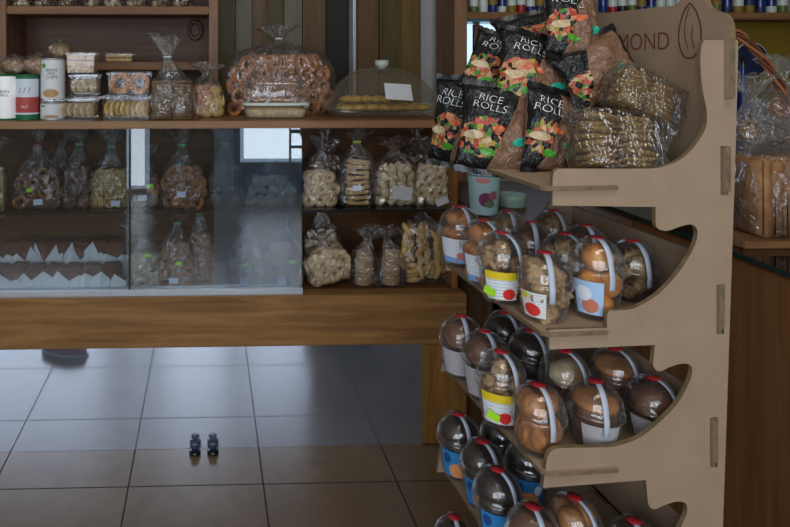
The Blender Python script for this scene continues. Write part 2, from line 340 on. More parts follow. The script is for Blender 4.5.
CN = {'ring': 'ring_cookie', 'disc': 'round_cookie', 'lump': 'cookie', 'ball': 'bun', 'dome': 'chocolate_cake', 'cake': 'rice_cake', 'slic': 'cookie_slice', 'stic': 'breadstick', 'latt': 'waffle_cookie', 'whee': 'wheel_cookie'}
def put(key, parent, loc, rot, sc=1):
    me = random.choice(FOOD[key]); return obj(CN[key[:4]], me, parent, loc, rot, (sc,)*3)
def fill(parent, kinds, w, d, h, r, jit=.35, tilt=.5, keep=1.0, z0=0, layers=None, sc=1):
    sc *= 1.22
    """stack pieces in an elliptic bag volume, full rows from the bottom"""
    nx = max(1, int(w/(2*r))); nz = max(1, int(h/(1.75*r))); ny = layers or max(1, int(d/(1.8*r)))
    for k in range(nz):
        taper = 1 if k < nz-1 else .75
        for j in range(ny):
            y = (j-(ny-1)/2)*d/ny*.85
            for i in range(nx):
                if random.random() > keep: continue
                x = (i-(nx-1)/2)*w/nx*.9*taper + (r*.5 if k % 2 else 0)*.6
                if nx > 1 and (x/(w*.60))**2 + (y/(d*.66))**2 > 1: continue
                put(random.choice(kinds), parent, (x+random.uniform(-1, 1)*r*jit, y+random.uniform(-1, 1)*r*jit*.5, z0+r*.95+k*h/nz*.92+random.uniform(-1, 1)*r*jit*.3),
                    (random.uniform(-tilt, tilt), random.uniform(-3, 3) if tilt > .25 else 0, random.uniform(-tilt, tilt)), sc)
def bag_film(w, d, h, neck, seed, mat='cello', flare=.045, lean=(0, 0), nr=.012):
    """clear bag: full body, gathered neck and ruffled open top"""
    bm = bmesh.new(); N = 40; rings = []
    zs = [(0, .80), (.03, .94), (.1, 1), (.35, 1.02), (.6, 1.0), (.82, .93), (.96, .80), (1.0, .70)]
    prof = [(a*h, s, 0) for a, s in zs]
    for t in (.2, .4, .6, .8, 1): prof.append((h+t*neck*.5, None, t))
    for t in (.25, .5, .75, 1): prof.append((h+neck*.5+t*neck*.5, 'f', t))
    rnd = random.Random(seed); ph = [rnd.uniform(0, 6) for _ in range(6)]
    for z, s, t in prof:
        ring = []
        for i in range(N):
            a = 2*PI*i/N; c, sn = math.cos(a), math.sin(a); e = .75
            cx = math.copysign(abs(c)**e, c); cy = math.copysign(abs(sn)**e, sn)
            if s is None:
                q = (1-t)**1.5; rx = w/2*.70*q + nr*(1-q); ry = d/2*.70*q + nr*(1-q); ruf = 1+.22*math.sin(9*a+ph[0])*(.3+t)
            elif s == 'f':
                q = t**1.2; rx = nr+flare*q*.95; ry = nr+flare*q*.6; ruf = 1+.35*math.sin(5*a+ph[1])+.2*math.sin(11*a+ph[2])
            else: rx = w/2*s; ry = d/2*s; ruf = 1
            p = Vector((cx*rx*ruf, cy*ry*ruf, z))
            nv = noise.noise(Vector((p.x*28+seed, p.y*28, z*22)))
            if z > 0: p += Vector((c, sn, 0))*nv*.006
            if s == 'f': p.z += .012*math.sin(4*a+ph[3])*t
            if z > h: k = (z-h)/max(neck, .001); p.x += lean[0]*k; p.y += lean[1]*k
            ring.append(bm.verts.new(p))
        rings.append(ring)
    for A, B in zip(rings, rings[1:]):
        for i in range(N): bm.faces.new((A[i], A[(i+1) % N], B[(i+1) % N], B[i]))
    bm.faces.new(list(reversed(rings[0]))); return mesh_from(bm, 'bag_film', mat)
def quad_label(name, w, h, mat, parent, loc, rot=(0, 0, 0), curve=.0, n=6):
    bm = bmesh.new(); ul = bm.loops.layers.uv.verify(); g = [[bm.verts.new(((i/n-.5)*w, curve*((i/n-.5)*2)**2, (j/2-.5)*h)) for i in range(n+1)] for j in range(3)]
    for j in range(2):
        for i in range(n):
            f = bm.faces.new((g[j][i], g[j][i+1], g[j+1][i+1], g[j+1][i]))
            for lp, (a, b) in zip(f.loops, ((i, j), (i+1, j), (i+1, j+1), (i, j+1))): lp[ul].uv = (a/n, b/2)
    ge = bmesh.ops.extrude_face_region(bm, geom=bm.faces[:]); 
    for v in ge['geom']:
        if isinstance(v, bmesh.types.BMVert): v.co.y += .0006
    return obj(name, mesh_from(bm, name, mat, False), parent, loc, rot)
SEED = [0]
def cookie_bag(px, py, Y, w, h, d, neck, kinds, r, label, cat='bag of cookies', mat='cello', tie=None, sticker=None, price=None, group=None, rz=0, fillh=.95, tilt=.5, layers=None, lean=(0, 0), lie=None, keep=1, sc=1, z=None, flare=.045, stack=None, jit=.35):
    SEED[0] += 1; random.seed(SEED[0]*7+1)
    p = at_y(px, py, Y); w *= 1.10
    if z is not None: p.z = z
    t = thing('cookie_bag', label, cat, p, rz, group)
    obj('bag_film', bag_film(w, d, h, neck, SEED[0], mat, lean=lean, flare=flare), t)
    if stack:
        for (x, nn, key, st) in stack:
            for i in range(nn): put(key, t, (x+random.uniform(-1, 1)*.002, random.uniform(-1, 1)*.003, .006+st*(i+.5)), (PI/2+random.uniform(-.08, .08), 0, random.uniform(0, 3)), sc)
    elif kinds: fill(t, kinds, w*.96, d*.9, h*fillh, r, tilt=tilt, layers=layers, keep=keep, z0=.003, sc=sc, jit=jit)
    if tie:
        bm = torus_bm(.0135, .0035, 14, 6)
        for v in bm.verts: v.co = (v.co.x, v.co.z, v.co.y)
        obj('tie', mesh_from(bm, 'tie', tie), t, (lean[0]*.5, lean[1]*.5, h+neck*.5))
    if sticker: quad_label('price_sticker', .022, .013, 'sticker_green', t, (sticker[0], -d/2*1.03-.003, sticker[1]), (0, random.uniform(-.2, .2), 0))
    if price: quad_label('price_label', .034, .021, 'lab_price', t, (price[0], -d/2*1.03-.004, price[1]), (-.05, random.uniform(-.12, .12), 0))
    return t
# ------------------------------------------------------------------ room shell
def struct(name, boxes, m):
    bm = bmesh.new()
    for a, b in boxes: box(bm, a, b)
    o = obj(name, mesh_from(bm, name, m, False)); o['kind'] = 'structure'; return o
XL, XR, YB, YF, ZC = -3.0, 3.0, 3.42, -2.2, 3.0
struct('floor', [((XL-.1, YF-.1, -.1), (XR+.1, YB+.1, 0))], 'floor_tiles')
struct('ceiling', [((XL-.1, YF-.1, ZC), (XR+.1, YB+.1, ZC+.1))], 'ceiling_white')
struct('wall_left', [((XL-.1, YF-.1, 0), (XL, YB+.1, ZC))], 'plaster')
struct('wall_right', [((XR, YF-.1, 0), (XR+.1, YB+.1, ZC))], 'plaster')
# back wall with a window behind the bottle shelves
wx0 = at_y(467, 30, YB).x; wx1 = at_y(600, 30, YB).x; wz0 = at_y(500, 110, YB).z; wz1 = at_y(500, 14, YB).z
struct('wall_back', [((XL, YB, 0), (wx0, YB+.1, ZC)), ((wx1, YB, 0), (XR, YB+.1, ZC)), ((wx0, YB, 0), (wx1, YB+.1, wz0)), ((wx0, YB, wz1), (wx1, YB+.1, ZC))], 'plaster')
w1 = struct('window_1', [((wx0, YB+.02, wz0), (wx1, YB+.06, wz0+.03)), ((wx0, YB+.02, wz1-.03), (wx1, YB+.06, wz1))], 'shelf_wood')
gp = obj('pane', mesh_from((lambda b: (box(b, (wx0, YB+.035, wz0+.03), (wx1, YB+.04, wz1-.03)), b)[1])(bmesh.new()), 'pane', 'pane_glass', False), w1)
# shop front behind the viewer: a door opening and two tall windows
OP = [(-2.7, -1.0, .80, 2.85), (.33, 1.12, .30, 2.6), (-.55, .25, .80, 2.85), (-.87, -.62, .02, 2.85)]
bx = [((XL, YF-.1, 0), (-2.7, YF, ZC)), ((-1.0, YF-.1, 0), (-.87, YF, ZC)), ((-.62, YF-.1, 0), (-.55, YF, ZC)), ((.25, YF-.1, 0), (.33, YF, ZC)), ((1.12, YF-.1, 0), (XR, YF, ZC))]
for x0, x1, z0, z1 in OP:
    if z0 > 0: bx.append(((x0, YF-.1, 0), (x1, YF, z0)))
    bx.append(((x0, YF-.1, z1), (x1, YF, ZC)))
struct('wall_front', bx, 'plaster')
for i, (x0, x1, z0, z1) in enumerate((OP[0], OP[2])):
    struct('window_%d' % (i+2), [((x0, YF-.07, z0), (x0+.05, YF-.02, z1)), ((x1-.05, YF-.07, z0), (x1, YF-.02, z1)), (((x0+x1)/2-.03, YF-.07, z0), ((x0+x1)/2+.03, YF-.02, z1)), ((x0, YF-.07, z0), (x1, YF-.02, z0+.05)), ((x0, YF-.07, z1-.05), (x1, YF-.02, z1))], 'dark_wood_z')
struct('door_1', [((.27, YF+.03, 0), (.34, YF+.07, 2.5)), ((1.11, YF+.03, 0), (1.18, YF+.07, 2.5)), ((.34, YF+.03, 1.30), (1.11, YF+.07, 1.34)), ((.34, YF+.03, 0), (1.11, YF+.07, .31)), ((.34, YF+.03, 2.44), (1.11, YF+.07, 2.5)), ((.86, YF+.03, .3), (.88, YF+.07, 1.3)), ((.88, YF+.03, .62), (1.11, YF+.06, .66)), ((.88, YF+.03, .46), (1.11, YF+.06, .49))], 'dark_wood_z')
# partition of vertical boards behind the counter
YP = 3.36; k = 1
for (a, b, m, dy) in [(210, 236, 'panel_olive', 0), (236, 252, 'panel_grey', -.02), (252, 268, 'panel_brown', 0), (268, 284, 'panel_olive', .01), (284, 302, 'panel_grey', -.02), (302, 325, 'panel_brown', -.03), (325, 351, 'panel_dark', .03), (355, 379, 'panel_brown', 0), (379, 399, 'panel_olive', -.015), (399, 420, 'panel_gold', 0), (420, 438, 'wall_grey', -.02), (438, 456, 'panel_red', -.04)]:
    x0, x1 = at_y(a, 50, YP).x, at_y(b, 50, YP).x
    struct('trim_%d' % k, [((x0, YP+dy, 0), (x1-.003, YP+dy+.03, 2.6)), ((x0+.012, YP+dy-.006, .02), (x1-.015, YP+dy, 2.58))], m); k += 1
pp = at_y(353, 50, YP); struct('trim_%d' % k, [((pp.x-.008, YP-.03, 0), (pp.x+.008, YP-.012, 2.6))], 'alu')

# ------------------------------------------------------------------ display counter
YC = 2.49; cxl = -1.15; cxr = at_y(466, 300, YC).x; lgx = at_y(422, 400, YC).x
ct = thing('display_counter', 'long wooden display counter with glass front, thick front beam and mirrored kick panel', 'display counter', ((cxl+cxr)/2, YC+.2, 0))
def cb(name, a, b, m, bevel=.003, parent=None):
    return bxo(name, tuple(Vector(a)-ct.location), tuple(Vector(b)-ct.location), m, parent or ct, bevel)
ZT = at_y(230, 121, YC).z; ZTb = at_y(230, 128.5, YC).z; xtr = at_y(449, 124, YC).x
cb('top_board', (cxl, YC, ZTb), (xtr, YC+.46, ZT), 'board_top')
ZS, ZD = .857, .556
bs = at_y(230, 346, YC).z
cb('front_beam', (cxl, YC-.01, bs), (cxr, YC+.06, ZD), 'oak_beam', .004)
cb('deck', (cxl, YC+.06, ZD-.03), (cxr-.02, YC+.44, ZD-.001), 'interior_wood')
cb('glass_shelf', (cxl, YC+.05, ZS-.008), (cxr-.06, YC+.41, ZS), 'pane_glass', 0)
cb('shelf_edge', (cxl, YC+.044, ZS-.009), (cxr-.06, YC+.0495, ZS+.001), 'bottle_dark', 0)
cb('back_panel', (cxl, YC+.44, .3), (cxr-.02, YC+.46, ZTb), 'interior_wood', 0)
cb('side_panel', (at_y(457, 200, YC).x, YC+.05, ZD), (cxr-.012, YC+.46, ZTb), 'oak_leg')
cb('leg', (lgx, YC-.008, 0.004), (cxr, YC+.06, bs), 'oak_leg', .003)
cb('leg', (cxl, YC-.008, 0.004), (cxl+.2, YC+.06, bs), 'oak_leg', .003)
cb('kick_panel', (cxl+.2, YC-.004, .0006), (lgx, YC+.004, bs-.001), 'smoked_mirror', 0)
x125, x303 = at_y(125, 290, YC).x, at_y(303, 290, YC).x
zt0 = at_y(230, 296, YC).z
cb('sliding_track', (cxl, YC+.004, ZD), (x303, YC+.04, ZD+.022), 'alu', .001)
cb('sliding_pane', (cxl, YC+.012, ZD+.022), (x125+.015, YC+.017, ZTb), 'pane_glass', 0)
cb('sliding_pane', (x125, YC+.026, ZD+.022), (x303, YC+.031, ZTb), 'pane_glass', 0)
cb('sliding_pane', (at_y(214, 290, YC).x, YC+.033, ZD+.022), (x303-.002, YC+.037, ZTb), 'pane_hazed', 0)  # extra pane added to carry the painted reflection haze
cb('pane_edge', (x125+.012, YC+.010, ZD+.022), (x125+.017, YC+.019, ZTb), 'bottle_dark', 0)
for (px, w) in ((195, 0), (213, 0)):
    p = at_y(px, 455, 2.452); p.z = 0; f = thing('metal_foot', 'small dark metal foot on the tiles below the mirrored panel, %s of the pair' % ('left' if px < 200 else 'right'), 'metal foot', p, 0, 'pair of metal feet on the floor')
    obj('base', mesh_from(lathe_bm([(.001, .001), (.019, .001), (.021, .004), (.020, .012), (.013, .015), (.001, .016)], 20), 'base', 'bottle_dark'), f)
    obj('stem', mesh_from(lathe_bm([(.012, .014), (.012, .022), (.015, .024), (.015, .030), (.001, .031)], 20), 'stem', 'navy'), f)
# pink slipper standing on the floor by the customers' side, seen in the mirrored panel
sl = thing('slipper', 'dark pink slipper on the floor, seen only in the mirrored kick panel', 'slipper', (-.69, 1.665, 0), .3)
b = blob_bm(1, .12, .05, .045, .06, 2, 3)
for v in b.verts: v.co.z = max(v.co.z, -.02) + .03
obj('upper', mesh_from(b, 'upper', 'pink'), sl); b = lathe_bm([(.001, .001), (1, .001), (1.02, .006), (1, .012), (.001, .012)], 28)
for v in b.verts: v.co.x *= .122; v.co.y *= .052
obj('sole', mesh_from(b, 'sole', 'bottle_white'), sl)

# ------------------------------------------------------------------ bags on the upper glass shelf (left to right)
YU = YC+.125; YL = YC+.115
K = .00385
cookie_bag(-4, 206, YU, .085, .17, .08, .09, ['stick'], .012, 'bag of long breadsticks cut off by the edge, first on the glass shelf', 'bag of breadsticks', z=ZS, tilt=.12, fillh=.7)
cookie_bag(38, 206, YU, .175, .165, .09, .15, ['ring_big', 'disc_choc', 'ring_ginger'], .02, 'clear bag of brown ring biscuits closed with a red tie, upper glass shelf', z=ZS, tie='tie_red', sticker=(-.02, .075), price=(.012, .030))
cookie_bag(78, 207, YU, .115, .17, .09, .14, ['disc_choc'], .021, 'clear bag of dark brown round biscuits between red-tied and waffle biscuit bags', z=ZS, tie='tie_green', lean=(.01, 0))
cookie_bag(109, 207, YU, .15, .15, .08, .16, ['wheel', 'lattice', 'wheel'], .02, 'clear bag of pale wheel and lattice waffle biscuits with gathered top', z=ZS, tie='tie_green', price=(.03, .022), tilt=.2, lean=(.02, 0))
cookie_bag(146, 206, YU+.01, .115, .13, .08, .10, ['disc_ginger', 'disc_choc'], .022, 'small clear bag of golden biscuits with bright green sticker, upper glass shelf', z=ZS, sticker=(.02, .085), price=(-.01, .04))
cookie_bag(183, 207, YU, .16, .16, .085, .15, ['ring_big', 'disc_ginger', 'ring_ginger'], .02, 'clear bag of twisted golden rings with green tie, above the tall haze of the glass', z=ZS, tie='tie_green', price=(-.005, .055), lean=(-.01, 0))
cookie_bag(226, 207, YU, .12, .17, .085, .14, ['disc_choc', 'lump_choc'], .02, 'clear bag of dark chocolate biscuits on the upper glass shelf', z=ZS, tie='sticker_green', lean=(-.01, 0), mat='cello_fog')
cookie_bag(270, 206, YU+.01, .19, .13, .08, .08, ['lump_pale', 'disc_pale'], .018, 'wide low bag of pale biscuits behind the reflecting end of the glass', z=ZS, mat='cello_fog', keep=.8)
cookie_bag(319, 206, YU, .135, .145, .09, .11, ['ring_pale'], .021, 'clear bag of pale sugared ring biscuits, first beside the open end of glass', z=ZS, tilt=.15, jit=.2, lean=(.03, .0))
t = cookie_bag(357, 207, YU, .13, .20, .09, .09, [], .02, 'clear bag of stacked sliced jam rolls with yellow-green ties', 'bag of sliced rolls', z=ZS, tie='sticker_green', price=(-.01, .075), stack=[(-.004, 0, 'slice', .02)])
random.seed(5)
for i in range(9): obj('roll_slice', random.choice(FOOD['slice']), t, (random.uniform(-.004, .004), -.02, .014+i*.0195), (random.uniform(-.15, .15), random.uniform(-.12, .12), random.uniform(-.1, .1)), (1.35, 1.6, 1.3))
for i in range(7): obj('jam_filling', mesh_from(blob_bm(.004, 6, .8, .8, .2, i), 'jam_filling', 'choc'), t, (random.uniform(-.006, .006), -.0405, .025+i*.0195))
tb = cookie_bag(395, 207, YU, .155, .175, .09, .08, ['lump_pale'], .017, 'clear bag of white dumpling biscuits with a large white label', z=ZS, flare=.055)
quad_label('product_label', .075, .05, 'lab_plain', tb, (.015, -.052, .055), (-.05, .12, 0))
tb = cookie_bag(433, 207, YU, .145, .17, .09, .08, ['lump_pale', 'ring_pale'], .016, 'clear bag of pale crescent biscuits at the right end of glass shelf', z=ZS, flare=.04)
quad_label('product_label', .05, .028, 'lab_plain', tb, (.018, -.052, .024), (-.05, -.35, 0))
# second row behind, crumpled tops showing
cookie_bag(60, 200, YU+.12, .16, .16, .08, .10, ['disc_choc'], .021, 'dark bag of chocolate biscuits in the back row behind the brown biscuits', z=ZS, group='back row bags')
cookie_bag(325, 190, YU+.13, .17, .19, .09, .13, ['lump_choc'], .02, 'crumpled bag in the back row behind the pale ring biscuits', z=ZS, group='back row bags')
cookie_bag(416, 190, YU+.13, .17, .19, .09, .13, ['lump_nut'], .02, 'crumpled bag in the back row behind the white dumpling biscuits', z=ZS, group='back row bags')
# ------------------------------------------------------------------ bags on the lower deck
cookie_bag(146, 284, YL, .13, .14, .09, .11, ['lump_pale', 'ring_pale'], .016, 'cloudy clear bag of pale crisp biscuits next to the cake tray', z=ZD, mat='cello_fog', sticker=(.01, .13), flare=.05, lean=(-.02, 0))
cookie_bag(176, 284, YL-.005, .13, .175, .085, .13, ['ring_ginger', 'ring_big'], .019, 'clear bag of golden pretzel rings with green tie on the deck', z=ZD, tie='tie_green', sticker=(.012, .10), price=(-.006, .035), lean=(.01, 0))
cookie_bag(200, 282, YL+.07, .10, .19, .08, .14, ['ring_ginger'], .016, 'tall cloudy bag of small rings behind the golden pretzel rings', z=ZD, tie='tie_green', mat='cello_fog')
cookie_bag(246, 284, YL, .14, .16, .085, .10, ['lump_pale', 'disc_ginger'], .019, 'cloudy bag of beige biscuits, price label and green sticker, on the deck', z=ZD, mat='cello_fog', sticker=(-.005, .09), price=(-.01, .03))
cookie_bag(283, 284, YL, .145, .17, .085, .13, ['disc_ginger', 'ring_big'], .023, 'bag of large round golden biscuits with two holes showing, deck', z=ZD, mat='cello_fog', sticker=(.03, .10), price=(-.01, .03))
cookie_bag(322, 280, YL+.08, .14, .20, .08, .14, ['lump_pale'], .017, 'clear bag of white biscuits standing behind the lying bag of biscuits', z=ZD, flare=.04)
t = cookie_bag(331, 287, YL-.02, .16, .125, .09, .06, ['lump_pale', 'lump_pale', 'ring_pale'], .015, 'clear bag of white crescent biscuits leaning in front at open end', z=ZD, flare=.04)
t.rotation_euler = (.0, -.22, .1); t.location.z += .022
cookie_bag(364, 287, YL-.02, .10, .135, .085, .08, [], .02, 'narrow bag of stacked seeded biscuits, left one of the two stacks', z=ZD, stack=[(0, 11, 'disc_seed', .0115)], lean=(.03, 0), sc=1.35, group='stacks of seeded biscuits')
cookie_bag(391, 287, YL-.02, .10, .135, .085, .09, [], .02, 'narrow bag of stacked seeded biscuits, right one of the two stacks', z=ZD, stack=[(0, 11, 'disc_seed', .0115)], lean=(-.03, 0), sc=1.35, group='stacks of seeded biscuits')
t = cookie_bag(422, 283, YL+.02, .19, .23, .11, .08, [], .02, 'large bag of long yellowish finger biscuits at the right end of deck', z=ZD, flare=.05, lean=(0, 0))
random.seed(9)
for i in range(46):
    zz = .02+(i//6)*.027; xx = ((i % 6)-2.5)*.033 if i >= 8 else ((i % 2)-.5)*.09; lay = i % 2
    a = random.uniform(-.1, .1) if i < 8 else PI/2+random.uniform(-.7, .7)
    if i < 8: zz = .018+(i//2)*.017
    obj('finger_biscuit', random.choice(FOOD['lump_long']), t, (xx*(1-.25*max(0, zz-.13)/.1), -.03+lay*.035+random.uniform(-.01, .01), min(zz, .215)), (random.uniform(-.2, .2), a, random.uniform(-.3, .3)), (1.15,)*3)
# ------------------------------------------------------------------ tray of paper-wrapped cakes at the left of the deck
pl, pr = at_y(-20, 285, YC+.05).x, at_y(122, 285, YC+.05).x
tr = thing('cake_tray', 'low dark tray holding chocolate cakes in white paper, left end of deck', 'tray', ((pl+pr)/2, YC+.22, ZD))
b = bmesh.new(); W2 = (pr-pl)/2
box(b, (-W2, -.155, 0.0005), (W2, .155, .006)); box(b, (-W2, -.155, .006), (W2, -.15, .02)); box(b, (-W2, .15, .006), (W2, .155, .02)); box(b, (-W2, -.15, .006), (-W2+.005, .15, .02)); box(b, (W2-.005, -.15, .006), (W2, .15, .02))
obj('tray_body', mesh_from(b, 'tray_body', 'tray_dark', False), tr)
random.seed(21)
def paper_bm(w, h, seed):
    rnd = random.Random(seed); bm = bmesh.new()
    for i in range(2):      # two stiff folded flaps of grease paper
        x0 = (-.62+.58*i)*w+rnd.uniform(-.1, .1)*w; ww = w*rnd.uniform(.52, .75); pk = h*rnd.uniform(.7, 1.05); px_ = x0+ww*rnd.uniform(.25, .75)
        A = bm.verts.new((x0, -.004*i, 0)); B = bm.verts.new((x0+ww*.5, -.016-.004*i, 0)); D = bm.verts.new((x0+ww, -.004*i, 0))
        E = bm.verts.new((x0-.004, .002, h*rnd.uniform(.35, .6))); G = bm.verts.new((px_, -.022-.004*i, pk)); H = bm.verts.new((x0+ww+.004, .002, h*rnd.uniform(.3, .6)))
        bm.faces.new((A, B, G, E)); bm.faces.new((B, D, H, G))
    g = bmesh.ops.extrude_face_region(bm, geom=bm.faces[:])
    for v in g['geom']:
        if isinstance(v, bmesh.types.BMVert): v.co.y += .0008
    return mesh_from(bm, 'paper_wrapper', 'paper', False)
n_ = 7; pos = ['leftmost of its tray row', 'second from the tray left end', 'third from the tray left end', 'middle of the tray row', 'third from the tray right end', 'second from the tray right end', 'rightmost, beside the biscuit bags']
for row in range(2):
    for i in range(n_):
        x = tr.location.x - W2 + .05 + i*(2*W2-.1)/(n_-1); y = tr.location.y + (-.105, .055)[row]
        q = thing('chocolate_cake', 'chocolate cake in white paper, %s row, %s' % (('front', 'back')[row], pos[i]), 'cake', (x, y, ZD+.0065), random.uniform(-.15, .15), 'chocolate cakes in white paper')
        hh = (.075, .125)[row]
        b = bmesh.new(); box(b, (-.038, -.045, 0), (.038, .06, hh)); bmesh.ops.bevel(b, geom=b.edges[:], offset=.010, segments=3, affect='EDGES')
        for v in b.verts: v.co += Vector((1, 1, 1))*.005*noise.noise(v.co*30+Vector((i, row, 0)))
        obj('cake', mesh_from(b, 'cake', 'cake_brown'), q)
        obj('paper_wrapper', paper_bm(.10, (.075, .135)[row], i*7+row), q, (0, -.052, 0.001), (random.uniform(-.1, .15), random.uniform(-.12, .12), random.uniform(-.25, .25)))

# ------------------------------------------------------------------ things on the top board
def can(px, py, Y, h, r, mat, label, lidm, grp='printed bean cans on the counter top', words=(), z=None):
    p = at_y(px, py, Y); p.z = ZT if z is None else z
    t = thing('food_can', label, 'can', p, 0, grp)
    obj('can_body', mesh_from(lathe_bm([(r*.97, .002), (r, .005), (r, h-.005), (r*.97, h-.002)], 40, uv=True, a0=-PI, a1=0.0), 'can_body', mat), t)
    obj('can_back', mesh_from(lathe_bm([(r*.97, .002), (r, .005), (r, h-.005), (r*.97, h-.002)], 30, uv=True, a0=0, a1=PI), 'can_back', mat), t)
    obj('lid', mesh_from(lathe_bm([(.001, h-.004), (r*.9, h-.004), (r*.98, h-.002), (r*1.04, h), (r*1.04, h+.004), (r*.9, h+.005), (.001, h+.004)], 32), 'lid', lidm), t)
    obj('rim', mesh_from(lathe_bm([(.001, 0), (r*1.03, 0), (r*1.03, .006), (r, .007)], 32), 'rim', lidm), t)
    for (s, sz, u, vz, m) in words:
        bm = text_bm(s, sz)
        for v in bm.verts:
            a = -PI/2 + (v.co.x+u)/r; zz = v.co.y+vz; v.co = ((r+.0008)*math.cos(a), (r+.0008)*math.sin(a), zz)
        obj('print', mesh_from(bm, 'print', m, False), t)
    return t
def beans(s): return [('BEAN\nMIX\nTRIO', .0165, 0, .115, 'ink')]
YT = YC+.09
can(7, 122, YT, .165, .041, 'lab_can', 'green and white printed can with pink bowl, first from the left on the counter', 'can_green', words=[('BEAN\nBALL', .016, 0, .1, 'ink')])
can(27.5, 122, YT, .165, .043, 'lab_can_red', 'green and white printed can with a red square picture', 'can_green', words=[('/ / /', .03, 0, .11, 'ink'), ('SALT', .012, 0, .05, 'print_white')])
can(53, 122, YT, .062, .046, 'lab_can_bean', 'short can with dark band underneath the taller black bean can', 'lid_silver')
can(53, 101, YT, .158, .045, 'lab_can_bean', 'white printed can with green leaf mark stacked on a short can', 'lid_silver', words=[('BEAN\nMIX\nCHIPS', .0165, .004, .105, 'ink')], z=ZT+.0675)
# crumpled snack bags resting on the cans
def crumpled(px, py, Y, r, label, z, mat='food_wrap', grp='crumpled snack bags on the cans'):
    p = at_y(px, py, Y); p.z = z; t = thing('snack_bag', label, 'snack bag', p, 0, grp)
    random.seed(int(px)); obj('contents', mesh_from(blob_bm(r, 1.15, .8, .75, .26, int(px), 3, 4.2), 'contents', 'nutty'), t, (0, 0, r*.75))
    obj('bag_film', mesh_from(blob_bm(r*1.14, 1.15, .85, .85, .22, int(px)+1, 3, 4.6), 'bag_film', 'cello'), t, (0, 0, r*.78)); return t
food('wrap_olive', (.30, .26, .18), (.48, .42, .28), (.6, .52, .38), 40, .8, .4)
crumpled(14, 83, YT, .040, 'crumpled bag of brown snacks lying on the first green can', ZT+.172)
crumpled(36, 83, YT, .042, 'crumpled bag of brown snacks lying on the red-pictured can', ZT+.172)
t = crumpled(60, 55, YT, .036, 'olive snack pouch with twisted top lying on the stacked can', ZT+.0675+.164)
def clear_box(x0, x1, y0, y1, Y, d, fill_kind, label, z=None, n=6, group='clear plastic biscuit boxes', lidh=.006):
    a, b_ = at_y(x0, y1, Y), at_y(x1, y1, Y); w = b_.x-a.x; zb = ZT if z is None else z; h = (y1-y0)*Y/680
    t = thing('biscuit_box', label, 'plastic box', ((a.x+b_.x)/2, Y+d/2, zb), 0, group)
    bm = bmesh.new(); box(bm, (-w/2*.94, -d/2*.94, .0005), (w/2*.94, d/2*.94, .001)); 
    prof = [(.92, 0), (.97, h-.012), (1, h-.012), (1, h-.008)]
    rings = []
    for s, z_ in prof: rings.append([bm.verts.new((sx*w/2*s, sy*d/2*s, z_)) for sx, sy in ((-1, -1), (1, -1), (1, 1), (-1, 1))])
    for A, B in zip(rings, rings[1:]):
        for i in range(4): bm.faces.new((A[i], A[(i+1) % 4], B[(i+1) % 4], B[i]))
    bm.faces.new(list(reversed(rings[0]))); obj('tub', mesh_from(bm, 'tub', 'box_plastic', False), t)
    bm = bmesh.new(); rings = []
    for s, z_ in [(1.02, h-.010), (1.02, h-.004), (.93, h-.003), (.92, h)]: rings.append([bm.verts.new((sx*w/2*s, sy*d/2*s, z_)) for sx, sy in ((-1, -1), (1, -1), (1, 1), (-1, 1))])
    for A, B in zip(rings, rings[1:]):
        for i in range(4): bm.faces.new((A[i], A[(i+1) % 4], B[(i+1) % 4], B[i]))
    bm.faces.new(rings[-1]); obj('lid', mesh_from(bm, 'lid', 'box_plastic', False), t)
    random.seed(int(x0*3))
    if fill_kind[0] == 'row':
        k_ = fill_kind[1]; R = h*.40/.02
        for i in range(n): obj('round_cookie', random.choice(FOOD[k_]), t, ((i-(n-1)/2)*w*.88/n, -d*.12, h*.42), (0, random.uniform(0, 3), 1.15+random.uniform(-.12, .12)), (R*.95,)*3)
        for i in range(n): obj('round_cookie', random.choice(FOOD[k_]), t, ((i-(n-1)/2)*w*.88/n, d*.25, h*.42), (0, random.uniform(0, 3), 1.15), (R*.95,)*3)
    elif fill_kind[0] == 'flat':
        for i in range(n): obj('ring_cookie', random.choice(FOOD[fill_kind[1]]), t, ((i-(n-1)/2)*w*.9/n, -d*.2, h*.46), (0, random.uniform(0, 3), 0), (h*.40/.019,)*3)
        for i in range(n): obj('ring_cookie', random.choice(FOOD[fill_kind[1]]), t, ((i-(n-1)/2)*w*.9/n, d*.15, h*.46), (0, random.uniform(0, 3), 0), (h*.40/.019,)*3)
    else:
        for i in range(n): 
            bm = bmesh.new(); box(bm, (-w*.45, -d*.42, h*.05+i*h*.85/n), (w*.45, d*.42, h*.05+(i+.8)*h*.85/n)); bmesh.ops.bevel(bm, geom=bm.edges[:], offset=.001, segments=1, affect='EDGES'); obj('wafer', mesh_from(bm, 'wafer', fill_kind[1], False), t)
    return t
h1 = 24*(YC+.03)/680
clear_box(43, 95, 98, 121, YC+.03, .13, ('row', 'disc_pale'), 'clear box of pale upright round biscuits, bottom box beside the cans', n=7)
clear_box(101, 150, 96, 121, YC+.03, .13, ('row', 'disc_yellow'), 'clear box of yellow upright round biscuits, bottom of the right stack', n=8)
clear_box(69, 97, 76, 98, YC+.04, .11, ('row', 'disc_pale'), 'small clear box of pale biscuits in the middle of the left stack', z=ZT+24.5*(YC+.03)/680, n=4)
clear_box(107, 150, 73.5, 96, YC+.04, .11, ('flat', 'ring_big'), 'clear box with two round yellow rings, top of the right stack', z=ZT+26*(YC+.03)/680, n=2)
clear_box(66, 95, 55, 76, YC+.05, .10, ('stack', 'wafer'), 'clear box of stacked wafer bars, top of the left stack', z=ZT+24.5*(YC+.03)/680+22.8*(YC+.04)/680, n=3)
